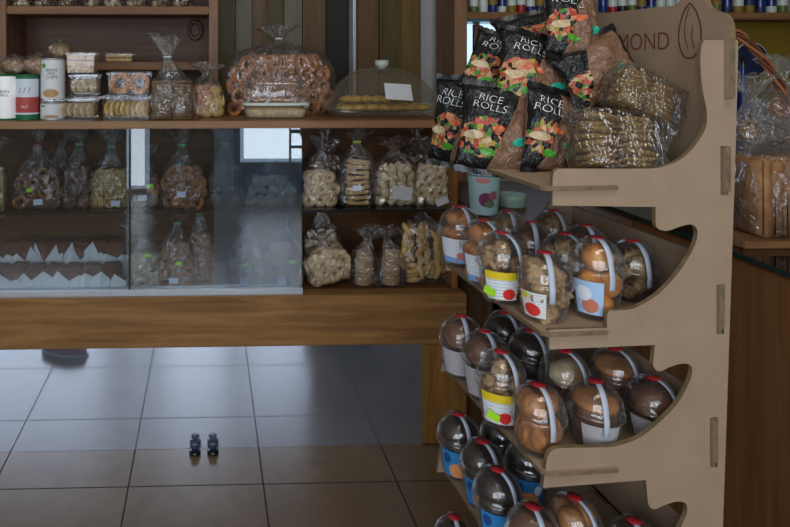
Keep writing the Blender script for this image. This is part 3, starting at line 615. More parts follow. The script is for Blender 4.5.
t = cookie_bag(172, 121, YT, .165, .155, .10, .16, [], .02, 'bag of stacked crispbread wafers with tall clear tied top, on the counter', 'bag of wafers', z=ZT, tie='print_white', flare=.04, lean=(-.035, 0),
    stack=[(-.036, 0, 'disc_seed', .01)])
random.seed(3)
for sx in (-.038, .038):
    for i in range(13): 
        bm = bmesh.new(); box(bm, (-.036, -.04, -.0042), (.036, .04, .0042)); bmesh.ops.bevel(bm, geom=bm.edges[:], offset=.003, segments=2, affect='EDGES')
        obj('wafer', mesh_from(bm, 'wafer', 'seed'), t, (sx+random.uniform(-.002, .002), random.uniform(-.003, .003), .006+i*.0112), (random.uniform(-.03, .03), random.uniform(-.03, .03), random.uniform(-.08, .08)))
cookie_bag(206, 121, YT+.08, .13, .135, .09, .07, ['disc_butter', 'disc_ginger'], .02, 'low bag of golden biscuits behind the crispbread wafers', z=ZT)
# big bag of ring biscuits
t = cookie_bag(279, 119, YC+.30, .42, .26, .17, .10, ['ring_big', 'ring_ginger', 'ring_big'], .026, 'large rounded bag of brown ring biscuits behind the clear domed box', z=ZT, tie='print_white', flare=.06, sc=1.25, layers=3, jit=.5)
# domed box in front
a, b_ = at_y(244, 119, YC+.08), at_y(310, 119, YC+.08); w = b_.x-a.x
t = thing('cake_box', 'clear domed plastic cake box with white crumbly cake in its base', 'cake box', ((a.x+b_.x)/2, YC+.17, ZT))
def super_loft(prof, w, d, n=40, e=.35, cap=True):
    bm = bmesh.new(); rings = []
    for s, z in prof: rings.append([bm.verts.new((math.copysign(abs(math.cos(q))**e, math.cos(q))*w/2*s, math.copysign(abs(math.sin(q))**e, math.sin(q))*d/2*s, z)) for q in [2*PI*i/n for i in range(n)]])
    for A, B in zip(rings, rings[1:]):
        for i in range(n): bm.faces.new((A[i], A[(i+1) % n], B[(i+1) % n], B[i]))
    if cap: bm.faces.new(rings[-1])
    return bm
obj('base_tub', mesh_from(super_loft([(.0, .001), (.95, .001), (.98, .045), (1.03, .048), (1.03, .052)], w, .17, cap=False), 'base_tub', 'box_plastic'), t)
obj('lid', mesh_from(super_loft([(1.03, .053), (1.03, .058), (.99, .06), (.98, .09), (.92, .13), (.78, .158), (.55, .17), (.2, .173)], w, .17), 'lid', 'box_plastic'), t)
obj('cake', mesh_from(super_loft([(.0, .003), (.9, .003), (.93, .028), (.88, .036), (.3, .038)], w, .16), 'cake', 'pale'), t)
obj('lid_band', mesh_from(super_loft([(1.035, .050), (1.04, .056), (1.035, .06)], w, .172, cap=False), 'lid_band', 'bottle_white'), t)
# cloche
a, b_ = at_y(331, 117, YC+.09), at_y(451, 117, YC+.09); w = b_.x-a.x
w *= 1.10
t = thing('cake_cloche', 'transparent square acrylic cloche with a knob over pastries on a tray', 'cloche', ((a.x+b_.x)/2, YC+.09+.14, ZT))
Hc = 52*(YC+.2)/680
obj('tray', mesh_from(super_loft([(0, .001), (.80, .001), (.84, .010), (.90, .030), (.88, .032), (.2, .012)], w, .28), 'tray', 'acrylic_tray'), t)
obj('dome', mesh_from(super_loft([(.98, .030), (1.0, .034), (1.0, .042), (.95, .046), (.86, .066), (.76, .096), (.64, .132), (.54, .155), (.42, .174), (.30, .186), (.15, Hc-.014), (.02, Hc-.012)], w, .28), 'dome', 'acrylic'), t)
obj('knob', mesh_from(lathe_bm([(.012, Hc-.019), (.014, Hc-.012), (.026, Hc-.006), (.028, Hc+.01), (.024, Hc+.016), (.001, Hc+.017)], 24), 'knob', 'bottle_white'), t)
cdq = quad_label('card', .105, .074, 'card', t, (.035, -.116, .100), (-.62, .06, .0), n=4)
random.seed(8)
for i in range(20):
    lv = 0 if i < 14 else 1; j = i if lv == 0 else i-14
    q = thing('pastry', 'golden pastry heaped under the acrylic cloche', 'pastry', t.location+Vector(((j % 7-3)*.050, (j//7-.5)*.085, .034)) if lv == 0 else t.location+Vector(((j-3.6)*.040, -.01, .066)), random.uniform(0, 3), 'pastries under the cloche')
    obj('crust', mesh_from(blob_bm(.030, 1, .9, .5, .16, i, 2), 'crust', 'yellow_cookie'), q)
# ------------------------------------------------------------------ wooden shelf unit behind, left
YS = 2.99
x0 = at_y(-60, 50, YS).x; x1 = at_y(209, 50, YS).x; x2 = at_y(218, 50, YS).x; xm = at_y(6, 50, YS).x
zs = at_y(100, 14, YS).z; zs2 = at_y(100, 70, YS).z
t = thing('wooden_shelf_unit', 'brown wooden shelf unit against the wall behind the left of counter', 'shelf unit', ((x0+x2)/2, YS+.17, 0))
def sb(name, a, b, m, bev=.002, tt=None):
    tt = tt or t; return bxo(name, tuple(Vector(a)-tt.location), tuple(Vector(b)-tt.location), m, tt, bev)
sb('upright', (x1, YS, 0), (x2, YS+.34, 2.3), 'shelf_upright'); sb('upright', (xm-.035, YS, 0), (xm, YS+.34, 2.3), 'shelf_upright'); sb('upright', (x0, YS, 0), (x0+.03, YS+.34, 2.3), 'shelf_upright')
sb('back_board', (x0, YS+.33, .02), (x2, YS+.345, 2.3), 'dark_wood', 0)
for z_ in (zs, zs2, 1.08, .7): sb('shelf_board', (xm, YS+.005, z_), (x1, YS+.32, z_+.035), 'shelf_wood', .004)
sb('shelf_board', (x0+.03, YS+.005, zs), (xm-.035, YS+.32, zs+.035), 'shelf_wood', .004)
t2 = t
b = torus_bm(.030, .009, 24, 8); 
for v in b.verts: v.co.z *= 1.35
p = at_y(195, 30, YS+.31); obj('handle', mesh_from(b, 'handle', 'dark_wood'), t2, p-t2.location)
# row of snack bags on its upper board (only their bottoms are in the photo)
random.seed(31)
ords = ['first', 'second', 'third', 'fourth', 'fifth', 'sixth', 'seventh', 'eighth', 'ninth', 'tenth', 'eleventh', 'twelfth', 'thirteenth', 'fourteenth']
for i in range(8):
    p = at_y(22+i*23, 5, YS+.08); q = thing('snack_bag', 'bag of mottled snacks on the high shelf board, %s from its left end' % ords[i], 'snack bag', (p.x, YS+.1, zs+.0355), random.uniform(-.3, .3), 'snack bags on the high shelf')
    obj('bag_film', bag_film(.088, .13, .07, .06, 90+i), q)
    for j in range(6): put(random.choice(['lump_nut', 'lump_choc', 'lump_pale']), q, (((j % 3)-1)*.024, -.02, .016+.028*(j//3)), (random.random()*3,)*3, 1.1)
clear_box(104, 133, 55, 64, YS+.06, .1, ('stack', 'butter'), 'flat clear box of pale bars on the lower board of shelf unit', z=zs2+.0355, n=2)

# ------------------------------------------------------------------ fibreboard display stand
TH = math.radians(3.61); sd = Vector((math.cos(TH), math.sin(TH), 0)); td = Vector((-math.sin(TH), math.cos(TH), 0))
P0 = at_d(640, 300, 1.15)
def hit(px, py): d = ray(px, py); return O + d*((P0-O).dot(td)/d.dot(td))
S0 = hit(541, 300); S0.z = 0
def sz(px, py): p = hit(px, py)-S0; return (p.dot(sd), p.z)
def loc(p): q = p-S0; return Vector((q.dot(sd), q.dot(td), q.z))
def wld(s, t, z): return S0+sd*s+td*t+Vector((0, 0, z))
WD, T = .43, .009
st = thing('display_stand', 'tall beige fibreboard display stand with stepped curved side panels and five shelves', 'display stand', S0, TH)
out = [(704, 40), (738, 40), (738, 60), (735, 170), (723, 527), (717, 908), (690, 908), (684, 890), (600, 890), (590, 908), (545, 908)]
left = smooth_line([(536, 880), (534, 800), (536, 770), (540, 764)]) 
out += [(536, 880), (534, 790), (536, 764)]
out += [(636, 758), (634, 776)]
def notch(dy, dx):   # from the underside notch up the concave curve to the next ledge (level of shelf 3 is dy 0)
    c = smooth_line([(653, 365), (656, 370), (661, 371), (670, 367), (680, 364), (688, 364), (692, 368), (691, 378), (683, 395), (675, 407), (661, 421), (648, 432), (635, 440), (614, 446.5), (590, 447.5), (562, 448), (553, 450), (548, 456), (546, 466), (543, 488)], 3)
    return [(x+dx, y+dy) for x, y in c]
# outline runs clockwise from the bottom, so ledges are reversed going up
n5 = notch(277, -10); n4 = notch(138, -5); n3 = notch(0, 0)
out += list(reversed([]))
up = []
up += list(reversed(n5)) + [(645, 622), (637, 634-14)]
poly = [(704, 40), (738, 40), (738, 60), (735, 170), (723, 527), (717, 908), (690, 908), (684, 888), (600, 888), (592, 908), (540, 908), (533, 780), (533, 765)]
# lower levels, going up: ledge underside right end -> notch -> curve -> ledge tip
poly += list(reversed(n5)) [0:0]
seq = []
for nn, under in ((n5, (637, 619)), (n4, (646, 480)), (n3, (655, 345))):
    seq.append((list(reversed(nn)), under))
# start at the foot of the panel: tip of ledge 5 reaches down to the base
for r, under in seq:
    poly += r + [under]
poly += [(549.5, 349.5), (549, 330), (607, 328), (607, 316), (609, 310.5)]
poly += smooth_line([(609, 310.5), (620, 310.3), (632, 309), (645, 303), (656, 296), (667, 286), (676, 275.7), (684, 265), (690, 255), (695, 245), (697.5, 235), (696.5, 228), (691.5, 224.5), (684, 225.5), (676, 228), (669, 230.5), (662, 230.5), (657, 227.5), (655.6, 222), (655.6, 207)], 3)
poly += [(552.6, 205.5), (552.6, 182)] + smooth_line([(552.6, 182), (553.5, 174), (557, 170), (563, 168.8), (600, 169), (649, 168.6), (662, 167), (673, 163.5), (682, 158.5), (690, 151.5), (697, 143), (703, 134), (706.5, 125), (707, 116), (706, 106), (703, 92), (701, 75), (700.5, 58), (701.5, 47), (704, 40)], 3)[:-1]
# ledge undersides between levels need their tips joined: insert the straight undersides
pz = []
for p in poly:
    if not pz or (abs(p[0]-pz[-1][0])+abs(p[1]-pz[-1][1])) > .4: pz.append(p)
prof = [sz(*p) for p in pz]
area = sum(a[0]*b[1]-b[0]*a[1] for a, b in zip(prof, prof[1:]+prof[:1]))
slots = [[sz(*q) for q in ((x0_, y0_), (x1_, y0_), (x1_, y1_), (x0_, y1_))] for x0_, x1_, y0_, y1_ in ((720.5, 728.2, 146, 195), (716.5, 724, 285, 334), (710, 717.5, 418, 467), (704, 711.5, 556, 605))]
pan = extrude_poly([prof]+slots, T, lambda a, b, h: Vector((a, h, b)), ['fibreboard', 'cut_edge'], 'side_panel')
obj('side_panel', pan, st, (0, 0, 0)); obj('side_panel', pan, st, (0, WD-T, 0))
sB = sz(727, 200)[0]
ZSH = [CAMH-(y-PY)*1.15/F for y in (184.5, 328, 465, 603, 741)]
names = ['top', 'second', 'third', 'fourth', 'fifth']
for i, z_ in enumerate(ZSH):
    sf = sz(541, 300)[0]; t0, t1 = sz(547, 300)[0], sz(616 if i != 1 else 606, 300)[0]
    sBp = sz((726, 720, 713, 707, 702)[i], 300)[0]
    ol = [(sBp-.006, T*.2), (sBp-.006, WD-T*.2), (t1, WD-T*.2), (t1, WD+.006), (t0, WD+.006), (t0-.004, WD-T), (sf-.0, WD-.05), (sf-.002, WD*.5), (sf-.0, .05), (sf+.001, .004), (t0, -.006), (t1, -.006), (t1, T*.2)]
    hol = []
    if i == 3:
        for cx, ct_ in ((sB-.045, .07), (sB-.045, .17), (sB-.045, .27), (sB-.045, .35)):
            hol.append([(cx+.026*math.cos(a), ct_+.026*math.sin(a)) for a in [-2*PI*k/20 for k in range(20)]])
    obj('shelf', extrude_poly([ol]+hol, .007, lambda a, b, h: Vector((a, b, h)), ['fibreboard', 'cut_edge'], 'shelf'), st, (0, 0, z_-.007))
# back boards with tabs that come through the side panel
def tz(s, px, py):   # pixel on the plane s=const -> (t, z)
    d = ray(px, py); q = O-S0; k = (s-q.dot(sd))/d.dot(sd); p = loc(O+d*k); return (p.y, p.z)
sBs = [sz(p_, 300)[0] for p_ in (722.5, 716, 710, 704)]
for i in range(4):
    ztop = CAMH-((262, 404, 543, 682)[i]-PY)*1.15/F; zbot = ZSH[i+1]-.035; zt_ = CAMH-((287, 421, 559, 697)[i]-PY)*1.15/F
    ol = [(.001, zbot), (WD-.001, zbot), (WD-.001, ztop), (.001, ztop), (.001, zt_), (-.005, zt_), (-.005, zt_-.075), (.001, zt_-.075)]
    obj('back_board', extrude_poly([ol], .008, lambda a, b, h: Vector((h, a, b)), ['fibreboard', 'cut_edge'], 'back_board'), st, (sBs[i]-.008, 0, 0))
hd = [(-.013, 1.358), (.012, 1.345), (.012, 1.20), (-.003, 1.195), (-.003, 1.275), (.001, 1.275)]
top = smooth_line([(-.013, 1.455), (-.012, 1.485), (.0, 1.503), (.018, 1.510), (.034, 1.518), (.044, 1.54), (.058, 1.560), (.074, 1.566), (.090, 1.556), (.100, 1.535), (.112, 1.527)], 3)
ol = [(-.013, 1.36), (.001, 1.358), (.001, 1.277), (-.004, 1.277), (-.004, 1.20), (.001, 1.20), (.001, 1.18), (WD-.001, 1.18), (WD-.001, 1.36), (WD+.012, 1.36), (WD+.012, 1.455)] + [(WD-.0, 1.50), (WD-.03, 1.525)] + list(reversed(top))
hb = obj('header_board', extrude_poly([ol], .010, lambda a, b, h: Vector((h, a, b)), ['fibreboard', 'cut_edge'], 'header_board'), st, (sB-.006, 0, 0))
bm = text_bm('ALMOND', .050, off=-.0006)
for v in bm.verts: v.co = Vector((-.0008, -v.co.x*.96, v.co.y))
obj('lettering', mesh_from(bm, 'lettering', 'engraved', False), hb, (0, .226, 1.459))
# almond outline emblem, two nested curves
def flat_curve(pts, w, bm, closed):
    P = [Vector((0, a, b)) for a, b in pts]; L = []
    for i, p in enumerate(P):
        q0 = P[i-1] if (i or closed) else p; q1 = P[(i+1) % len(P)] if (i < len(P)-1 or closed) else p
        d = (q1-q0).normalized(); nn = Vector((0, -d.z, d.y)); L.append((bm.verts.new(p+nn*w), bm.verts.new(p-nn*w)))
    for i in range(len(P) if closed else len(P)-1):
        a, b = L[i], L[(i+1) % len(P)]; bm.faces.new((a[0], b[0], b[1], a[1]))
bm = bmesh.new()
al = smooth_line([(0, .052), (-.014, .035), (-.023, .005), (-.022, -.02), (-.012, -.042), (0, -.047), (.014, -.042), (.023, -.02), (.023, .005), (.013, .036), (0, .052)], 4)[:-1]
flat_curve(al, .0015, bm, True)
flat_curve(smooth_line([(.001, .045), (.009, .02), (.011, -.005), (.004, -.03)], 4), .0009, bm, False)
flat_curve(smooth_line([(-.007, .012), (-.004, -.008), (-.009, -.03)], 4), .0009, bm, False)
for v in bm.verts: v.co = Vector((-.0008, v.co.y*1.12, v.co.z*1.02))
obj('almond_emblem', mesh_from(bm, 'almond_emblem', 'engraved', False), hb, (0, .075, 1.476))

# ------------------------------------------------------------------ domed plastic cups
CUPM = {}
def cup_meshes(H, dome, low):
    key = (round(H, 3), low)
    if key in CUPM: return CUPM[key]
    hb_ = H-dome
    tub = mesh_from(lathe_bm([(.001, .0012), (.031, .0012), (.033, .004), (.0395, hb_*.55), (.043, hb_-.006), (.0475, hb_-.005), (.0478, hb_)], 36), 'tub', 'cup_plastic')
    pr = [(.0478, hb_+.0006), (.0478, hb_+.004), (.0455, hb_+.005)]
    for k_ in range(1, 10): a = k_/9*PI/2; pr.append((.0455*math.cos(a)**.9 if k_ < 9 else .001, hb_+.006+(dome-.006)*math.sin(a)))
    lid = mesh_from(lathe_bm(pr, 36), 'lid', 'cup_plastic')
    # paper strip over the dome and down both sides
    bm = bmesh.new(); pts = []
    base = [(.0490, hb_-.022), (.0496, hb_)] + [(r+.0012, z+.0012) for r, z in pr[3:-1]]
    L = [(-r, z) for r, z in base[-5:]] + [(0, H+.0016)] + [(r, z) for r, z in reversed(base)]
    prev = None
    for x, z in L:
        a, b = bm.verts.new((x, -.0047, z)), bm.verts.new((x, .0047, z))
        if prev: bm.faces.new((prev[0], a, b, prev[1]))
        prev = (a, b)
    g = bmesh.ops.extrude_face_region(bm, geom=bm.faces[:])
    for v in g['geom']:
        if isinstance(v, bmesh.types.BMVert): v.co *= 1.006
    strip = mesh_from(bm, 'paper_strip', 'strip_paper')
    seal = mesh_from(lathe_bm([(.001, H+.0026), (.0130, H+.0016), (.0132, H+.0006), (.001, H+.0016)], 16), 'seal_sticker', 'sticker_red')
    CUPM[key] = (tub, lid, strip, seal, hb_); return CUPM[key]
LABM = {}
def cup_label(mat, hb_, frac):
    if (mat, hb_, frac) in LABM: return LABM[(mat, hb_, frac)]
    r0, r1 = .0355, .0440
    me = mesh_from(lathe_bm([(r0, hb_*.14), ((r0+r1)/2+.0006, hb_*.5), (r1, hb_*.86)], 16, a0=-PI/2-frac, a1=-PI/2+frac, uv=True), 'cup_label', mat); LABM[(mat, hb_, frac)] = me; return me
CUPS = []
def CUPS_append(*a):
    t = thing(*a); CUPS.append(t); return t
def cup(px, yt, yb, zsh, kind, lab, label, lrot=0, srot=.6, dome=.052, frac=.75, lvl='', yellow=None, shift=0):
    SEED[0] += 1; random.seed(SEED[0]*3)
    p = at_z(px, yb, zsh); D = (p-O).dot(Fw); H = CAMH-(yt-PY)*D/F - zsh; H = min(max(H, .098), .145); H = round(H/.006)*.006
    q = loc(p); q.y = min(max(q.y, .049+T), WD-T-.049); q.x = max(q.x, .009)
    p = wld(q.x+shift, q.y, zsh+.0006)
    tub, lid, strip, seal, hb_ = cup_meshes(H, dome, 0)
    t = CUPS_append('dessert_cup', label, 'plastic cup', p, 0, 'domed cups on the %s shelf of the stand' % lvl)
    obj('tub', tub, t); obj('lid', lid, t); obj('paper_strip', strip, t, (0, 0, 0), (0, 0, -1.5+.32*math.sin(srot*3+px))); obj('seal_sticker', seal, t)
    if lab: obj('cup_label', cup_label(lab, hb_, frac), t, (0, 0, 0), (0, 0, lrot))
    if yellow is not None: quad_label('price_sticker', .022, .014, 'sticker_green', t, (.045*math.sin(yellow), -.045*math.cos(yellow), hb_*.35), (0, .3, yellow))
    Hh = H
    def P(k, x, y, z, s=1, rot=None): put(k, t, (x, y, z), rot or tuple(random.random()*6 for _ in range(3)), s*(1.06 if k in ('ball_brown', 'dome_choc') else 1.14))
    if kind == 'nut':
        for k in range(26):
            a = random.random()*6.28; zz = random.uniform(.013, Hh*.72); rr = (.030 if zz < hb_ else .034*math.sqrt(max(.05, 1-((zz-hb_)/dome)**2)))-.006; P('lump_nut', rr*math.cos(a), rr*math.sin(a), zz, .95)
        P('lump_nut', 0, 0, hb_+.02, 1.3)
    elif kind == 'long':
        for k in range(16):
            a = random.random()*6.28; rr = random.uniform(.012, .022); P('lump_nut', rr*math.cos(a), rr*math.sin(a), .014+k*Hh*.65/16, 1.6)
    elif kind == 'balls':
        for k in range(5): a = k*1.257+.3; P('ball_ginger', .020*math.cos(a), .020*math.sin(a), .02, .85)
        for k in range(5): a = k*1.257; P('ball_ginger', .023*math.cos(a), .023*math.sin(a), hb_*.85, .9)
        for k in range(3): a = k*2.09+1; P(random.choice(['ball_ginger', 'ball_ginger']), .014*math.cos(a), .014*math.sin(a), hb_+.026, .85)
    elif kind == 'buns':
        for k in range(3): a = k*2.09+.5; P('ball_orange', .014*math.cos(a), .014*math.sin(a), .024, .8)
        for k in range(3): a = k*2.09-.6; P('ball_orange', .018*math.cos(a), .018*math.sin(a), .058, .9)
        P('ball_orange', .0, -.004, hb_+.022, .95)
    elif kind == 'caramel':
        for k in range(7): a = k*.9-PI/2; P('disc_ginger', .026*math.cos(a), .026*math.sin(a), .034, .95, (random.uniform(-.1, .1), 0, a+PI/2))
        P('ball_caramel', -.013, -.012, hb_+.018, .85); P('ball_caramel', .017, .004, hb_+.018, .8); P('ball_caramel', -.01, .018, hb_+.015, .8)
    elif kind == 'flat':
        for k in range(int(hb_/.0105)+2): P('disc_choc', random.uniform(-.002, .002), random.uniform(-.002, .002), .009+k*.0095, 1.32+.02*k, (PI/2+random.uniform(-.06, .06), 0, random.random()*6))
        P('disc_ginger', .0, 0, hb_+.018, 1.4, (PI/2+.1, 0, 0)); P('ball_brown', 0, 0, hb_-.012, .85)
    elif kind == 'brown':
        P('ball_brown', 0, 0, .03, .85, (0, 0, 0)); P('ball_brown', 0, 0, hb_+.008, 1.02, (0, 0, 1)); 
    elif kind == 'choc':
        P('dome_choc', 0, 0, .028, .85, (0, 0, 0)); P('dome_choc', 0, 0, hb_*.7, .95, (0, 0, 0)); P('dome_choc', 0, 0, hb_+.014, 1.06, (0, 0, 2))
    elif kind == 'cream':
        P('ball_brown', 0, 0, .03, .85, (0, 0, 0)); P('lump_pale', 0, .0, hb_+.010, 2.0, (0, 0, 1)); P('ball_caramel', .01, .01, hb_, 1.1, (0, 0, 0))
    return t
z2, z3, z4, z5 = ZSH[1], ZSH[2], ZSH[3], ZSH[4]
v = 'second'
cup(459, 207, 263, z2, 'balls', 'lab_pink', 'cup of small golden biscuits at far end, front column of the second shelf', -0.7, .9, lvl=v)
cup(484, 222, 283, z2, 'balls', 'lab_pink', 'cup of golden biscuits with blue-edged label, second from far end, second shelf', -0.6, .2, lvl=v)
cup(504, 236, 305, z2, 'nut', 'lab_yellow', 'cup of nut biscuits with yellow-topped white label, third from far end, second shelf', -0.4, .2, lvl=v, yellow=-.9)
cup(541, 251, 317, z2, 'long', 'lab_red', 'nearest cup of crunchy nut clusters with red-fruit label, at the broken ledge of second shelf', -0.95, -.9, lvl=v, frac=.55)
cup(507, 211, 262, z2, 'nut', None, 'cup of nut biscuits at the back, behind the second golden biscuit cup, second shelf', 0, .5, lvl=v)
cup(531, 223, 277, z2, 'brown', None, 'red-sealed cup of brown biscuits just behind the yellow-labelled cup, second shelf', 0, .3, lvl=v)
cup(570, 237, 300, z2, 'nut', None, 'cup of nut biscuits between the crunchy clusters and the orange buns', 0, 1.2, lvl=v)
cup(600, 240, 320, z2, 'buns', 'lab_blue', 'tall cup of orange buns with pale blue label, near corner of second shelf', -0.85, .1, lvl=v, dome=.056, frac=.6)
cup(553, 211, 262, z2, 'nut', None, 'red-sealed cup deepest on the second shelf, half hidden, by the far panel', 0, 1.0, lvl=v)
cup(585, 224, 281, z2, 'brown', None, 'red-sealed cup of brown biscuits behind the orange buns, second shelf', 0, 1.0, lvl=v)
cup(625, 240, 298, z2, 'nut', None, 'cup of dim nut biscuits directly behind and right of the orange buns', 0, 2.2, lvl=v, shift=.028)
v = 'third'
cup(461, 315, 374, z3, 'brown', 'lab_plain', 'cup of brown cake with white label at far end of the third shelf', -0.6, .4, lvl=v)
cup(486, 334, 398, z3, 'brown', 'lab_plain', 'cup of brown cake with blank white label, second from far end, third shelf', -0.7, .3, lvl=v)
cup(505, 357, 428, z3, 'nut', 'lab_yellow', 'cup of pale nut biscuits with yellow and red label, third shelf', -0.55, .1, lvl=v, yellow=-.7)
cup(537, 388, 452, z3, 'caramel', None, 'nearest cup of caramel balls and upright round biscuits, third shelf ledge', 0, 2.2, lvl=v)
cup(504, 312, 366, z3, 'choc', None, 'cup of dark chocolate cake deepest at far side of third shelf', 0, .4, lvl=v)
cup(530, 329, 388, z3, 'choc', None, 'cup of glossy dark cake behind the brown cakes, under the second shelf edge', 0, .1, lvl=v)
cup(566, 352, 418, z3, 'cream', None, 'cup of cake topped with pale cream piece, behind the caramel cup', 0, .4, lvl=v)
cup(594, 380, 444, z3, 'flat', 'lab_plain', 'cup of stacked flat brown biscuits with small white label, third shelf', -0.3, .2, lvl=v)
cup(616, 350, 411, z3, 'flat', None, 'cup of stacked biscuits behind the flat brown biscuits cup, third shelf', 0, .3, lvl=v)
cup(652, 379, 437, z3, 'brown', 'lab_plain', 'cup of domed brown cake next to the curved panel edge, third shelf', -0.75, .9, lvl=v)
v = 'fourth'
cup(460, 413, 473, z4, 'choc', 'lab_choc', 'dark chocolate cake cup with blue label at far end of fourth shelf', -0.5, .5, lvl=v)
cup(479, 437, 497, z4, 'choc', 'lab_choc', 'dark chocolate cake cup with blue label, second from far end of fourth shelf', -0.5, .3, lvl=v)
cup(497, 470, 534, z4, 'choc', 'lab_choc', 'dark chocolate cake cup with blue label, third from far end of fourth shelf', -0.4, .2, lvl=v)
cup(500, 416, 473, z4, 'choc', 'lab_choc', 'dark chocolate cake cup with red seal below the yellow-stickered nut cup', -0.3, 1.4, lvl=v)
cup(526, 440, 500, z4, 'choc', 'lab_choc', 'dark chocolate cake cup directly below the caramel ball cup', -0.4, 1.3, lvl=v)
cup(533, 508, 578, z4, 'brown', None, 'cup of brown cake at the bottom edge of photo, front of fourth shelf', 0, 1.5, lvl=v)
cup(588, 500, 566, z4, 'caramel', None, 'cup with red seal and golden biscuits below the third shelf ledge slot', 0, 1.3, lvl=v)
cup(620, 520, 572, z4, 'brown', None, 'barely showing cup behind the red sealed golden biscuits, fourth shelf', 0, .3, lvl=v)
cup(451, 512, 574, z5, 'choc', 'lab_choc', 'lowest cup, top of its lid showing at the bottom edge, fifth shelf', 0, .3, lvl='fifth')

# cups stand side by side without touching
for z_ in ZSH[1:]:
    G = [c for c in CUPS if abs(c.location.z-z_) < .01]; Q = [loc(c.location) for c in G]
    for it in range(400):
        for i in range(len(G)):
            for j in range(i+1, len(G)):
                d = Q[j]-Q[i]; d.z = 0; L_ = d.length
                if L_ < .0965: d = d/L_*(.0965-L_)*.5; Q[i] -= d; Q[j] += d
        for q in Q: q.x = min(max(q.x, .009), .262); q.y = min(max(q.y, T+.0495), WD-T-.0495)
    for c, q in zip(G, Q): c.location = wld(q.x, q.y, q.z)
# ------------------------------------------------------------------ rice roll bags
def pillow_h(u, v_, seed):
    h = (max(0, 1-abs(u)**2.6))**.7*(max(0, 1-abs(v_)**2.8))**.75
    n1 = noise.noise(Vector((u*2.2+seed*3, v_*2.0, seed))); cr = noise.noise(Vector((u*5.5, v_*4.5+seed, 3)))
    return h*(1+.5*n1+.3*cr)
def roll_bag(px, py, D, w, h, th, rot, label, seed, kraft_back=True, word=True, pm='roll_print'):
    p = at_d(px, py, D); t = thing('rice_roll_bag', label, 'snack bag', p, 0, 'bags of rice rolls'); t.rotation_euler = rot
    bm = bmesh.new(); ul = bm.loops.layers.uv.verify(); NU, NV = 22, 26; G = []
    for side in (-1, 1):
        g = []
        for j in range(NV+1):
            row = []
            for i in range(NU+1):
                u, v_ = i/NU*2-1, j/NV*2-1; hh = pillow_h(u, v_, seed)*th/2
                edge = noise.noise(Vector((u*3, v_*3, seed+9)))*.006
                row.append(bm.verts.new((u*w/2*(1-.10*(1-abs(v_)**2)*(abs(u)**4)) , side*hh+edge*(abs(u)**3+abs(v_)**3), v_*h/2)))
            g.append(row)
        for j in range(NV):
            for i in range(NU):
                q = (g[j][i], g[j][i+1], g[j+1][i+1], g[j+1][i]); ix = ((i, j), (i+1, j), (i+1, j+1), (i, j+1))
                if side > 0: q = q[::-1]; ix = ix[::-1]
                f = bm.faces.new(q); f.material_index = 0 if side < 0 else 1
                for lp, (a, b) in zip(f.loops, ix): lp[ul].uv = (a/NU, b/NV)
    bmesh.ops.remove_doubles(bm, verts=bm.verts[:], dist=.0002)
    # seals with zigzag ends
    obj('bag_body', mesh_from(bm, 'bag_body', [pm, 'kraft']), t)
    for zz, s_ in ((h/2, 1), (-h/2, -1)):
        bm = bmesh.new(); prev = None
        for i in range(25):
            x = (i/24-.5)*w; yy = noise.noise(Vector((x*20, seed, zz)))*.006
            a, b = bm.verts.new((x, yy, zz-s_*.002)), bm.verts.new((x, yy+.002*math.sin(i*.8), zz+s_*(.010+.0022*(i % 2))))
            if prev: bm.faces.new((prev[0], a, b, prev[1]))
            prev = (a, b)
        g = bmesh.ops.extrude_face_region(bm, geom=bm.faces[:])
        for vv in g['geom']:
            if isinstance(vv, bmesh.types.BMVert): vv.co.y += .0009
        obj('seal', mesh_from(bm, 'seal', 'packing_black', False), t)
    def decal(name, bm, mat, u0, v0, lift=.0012):
        for vv in bm.verts:
            x, z_ = vv.co.x+u0*w/2, vv.co.y+v0*h/2; hh = pillow_h(max(-1, min(1, 2*x/w)), max(-1, min(1, 2*z_/h)), seed)*th/2
            vv.co = (x, -hh-lift, z_)
        obj(name, mesh_from(bm, name, mat, False), t)
    if word:
        bm = text_bm('RICE\nROLLS', .0225, .15, off=-.0005); bmesh.ops.rotate(bm, verts=bm.verts, cent=(0, 0, 0), matrix=Matrix.Rotation(-.12, 3, 'Z')); 
        bmesh.ops.subdivide_edges(bm, edges=[e for e in bm.edges if e.calc_length() > .006], cuts=1)
        decal('lettering', bm, 'print_white', -.30, .55, .0024)
    bm = bmesh.new(); n_ = 20; rows = []
    for rr in (0.001, .4, .75, 1): rows.append([bm.verts.new((.0155*rr*math.cos(2*PI*i/n_), .0085*rr*math.sin(2*PI*i/n_)+.005*rr*math.cos(2*PI*i/n_), 0)) for i in range(n_)])
    for A, B in zip(rows, rows[1:]):
        for i in range(n_): bm.faces.new((A[i], A[(i+1) % n_], B[(i+1) % n_], B[i]))
    decal('logo_sticker', bm, 'teal', .52 if pm != 'roll_print_side' else .25, -.28, .0026)
    # big pictured vegetables as printed patches
    rnd = random.Random(seed)
    for k_, (cu_, cv_, rr, m) in enumerate([] if pm == 'roll_print_side' else [(-.62, -.25, .012, 'pale'), (-.25, -.62, .010, 'print_green'), (-.05, -.05, .009, 'print_orange')]):
        bm = bmesh.new(); rows = []
        for q in (0.001, .5, 1): rows.append([bm.verts.new((rr*q*math.cos(2*PI*i/14)*(1.3+.2*rnd.random()), rr*.7*q*math.sin(2*PI*i/14), 0)) for i in range(14)])
        for A, B in zip(rows, rows[1:]):
            for i in range(14): bm.faces.new((A[i], A[(i+1) % 14], B[(i+1) % 14], B[i]))
        decal('printed_vegetable', bm, m, cu_, cv_, .0018)
    return t
plain('print_green', (.28, .58, .16), .4); plain('print_orange', (.80, .42, .26), .4)
R = math.radians
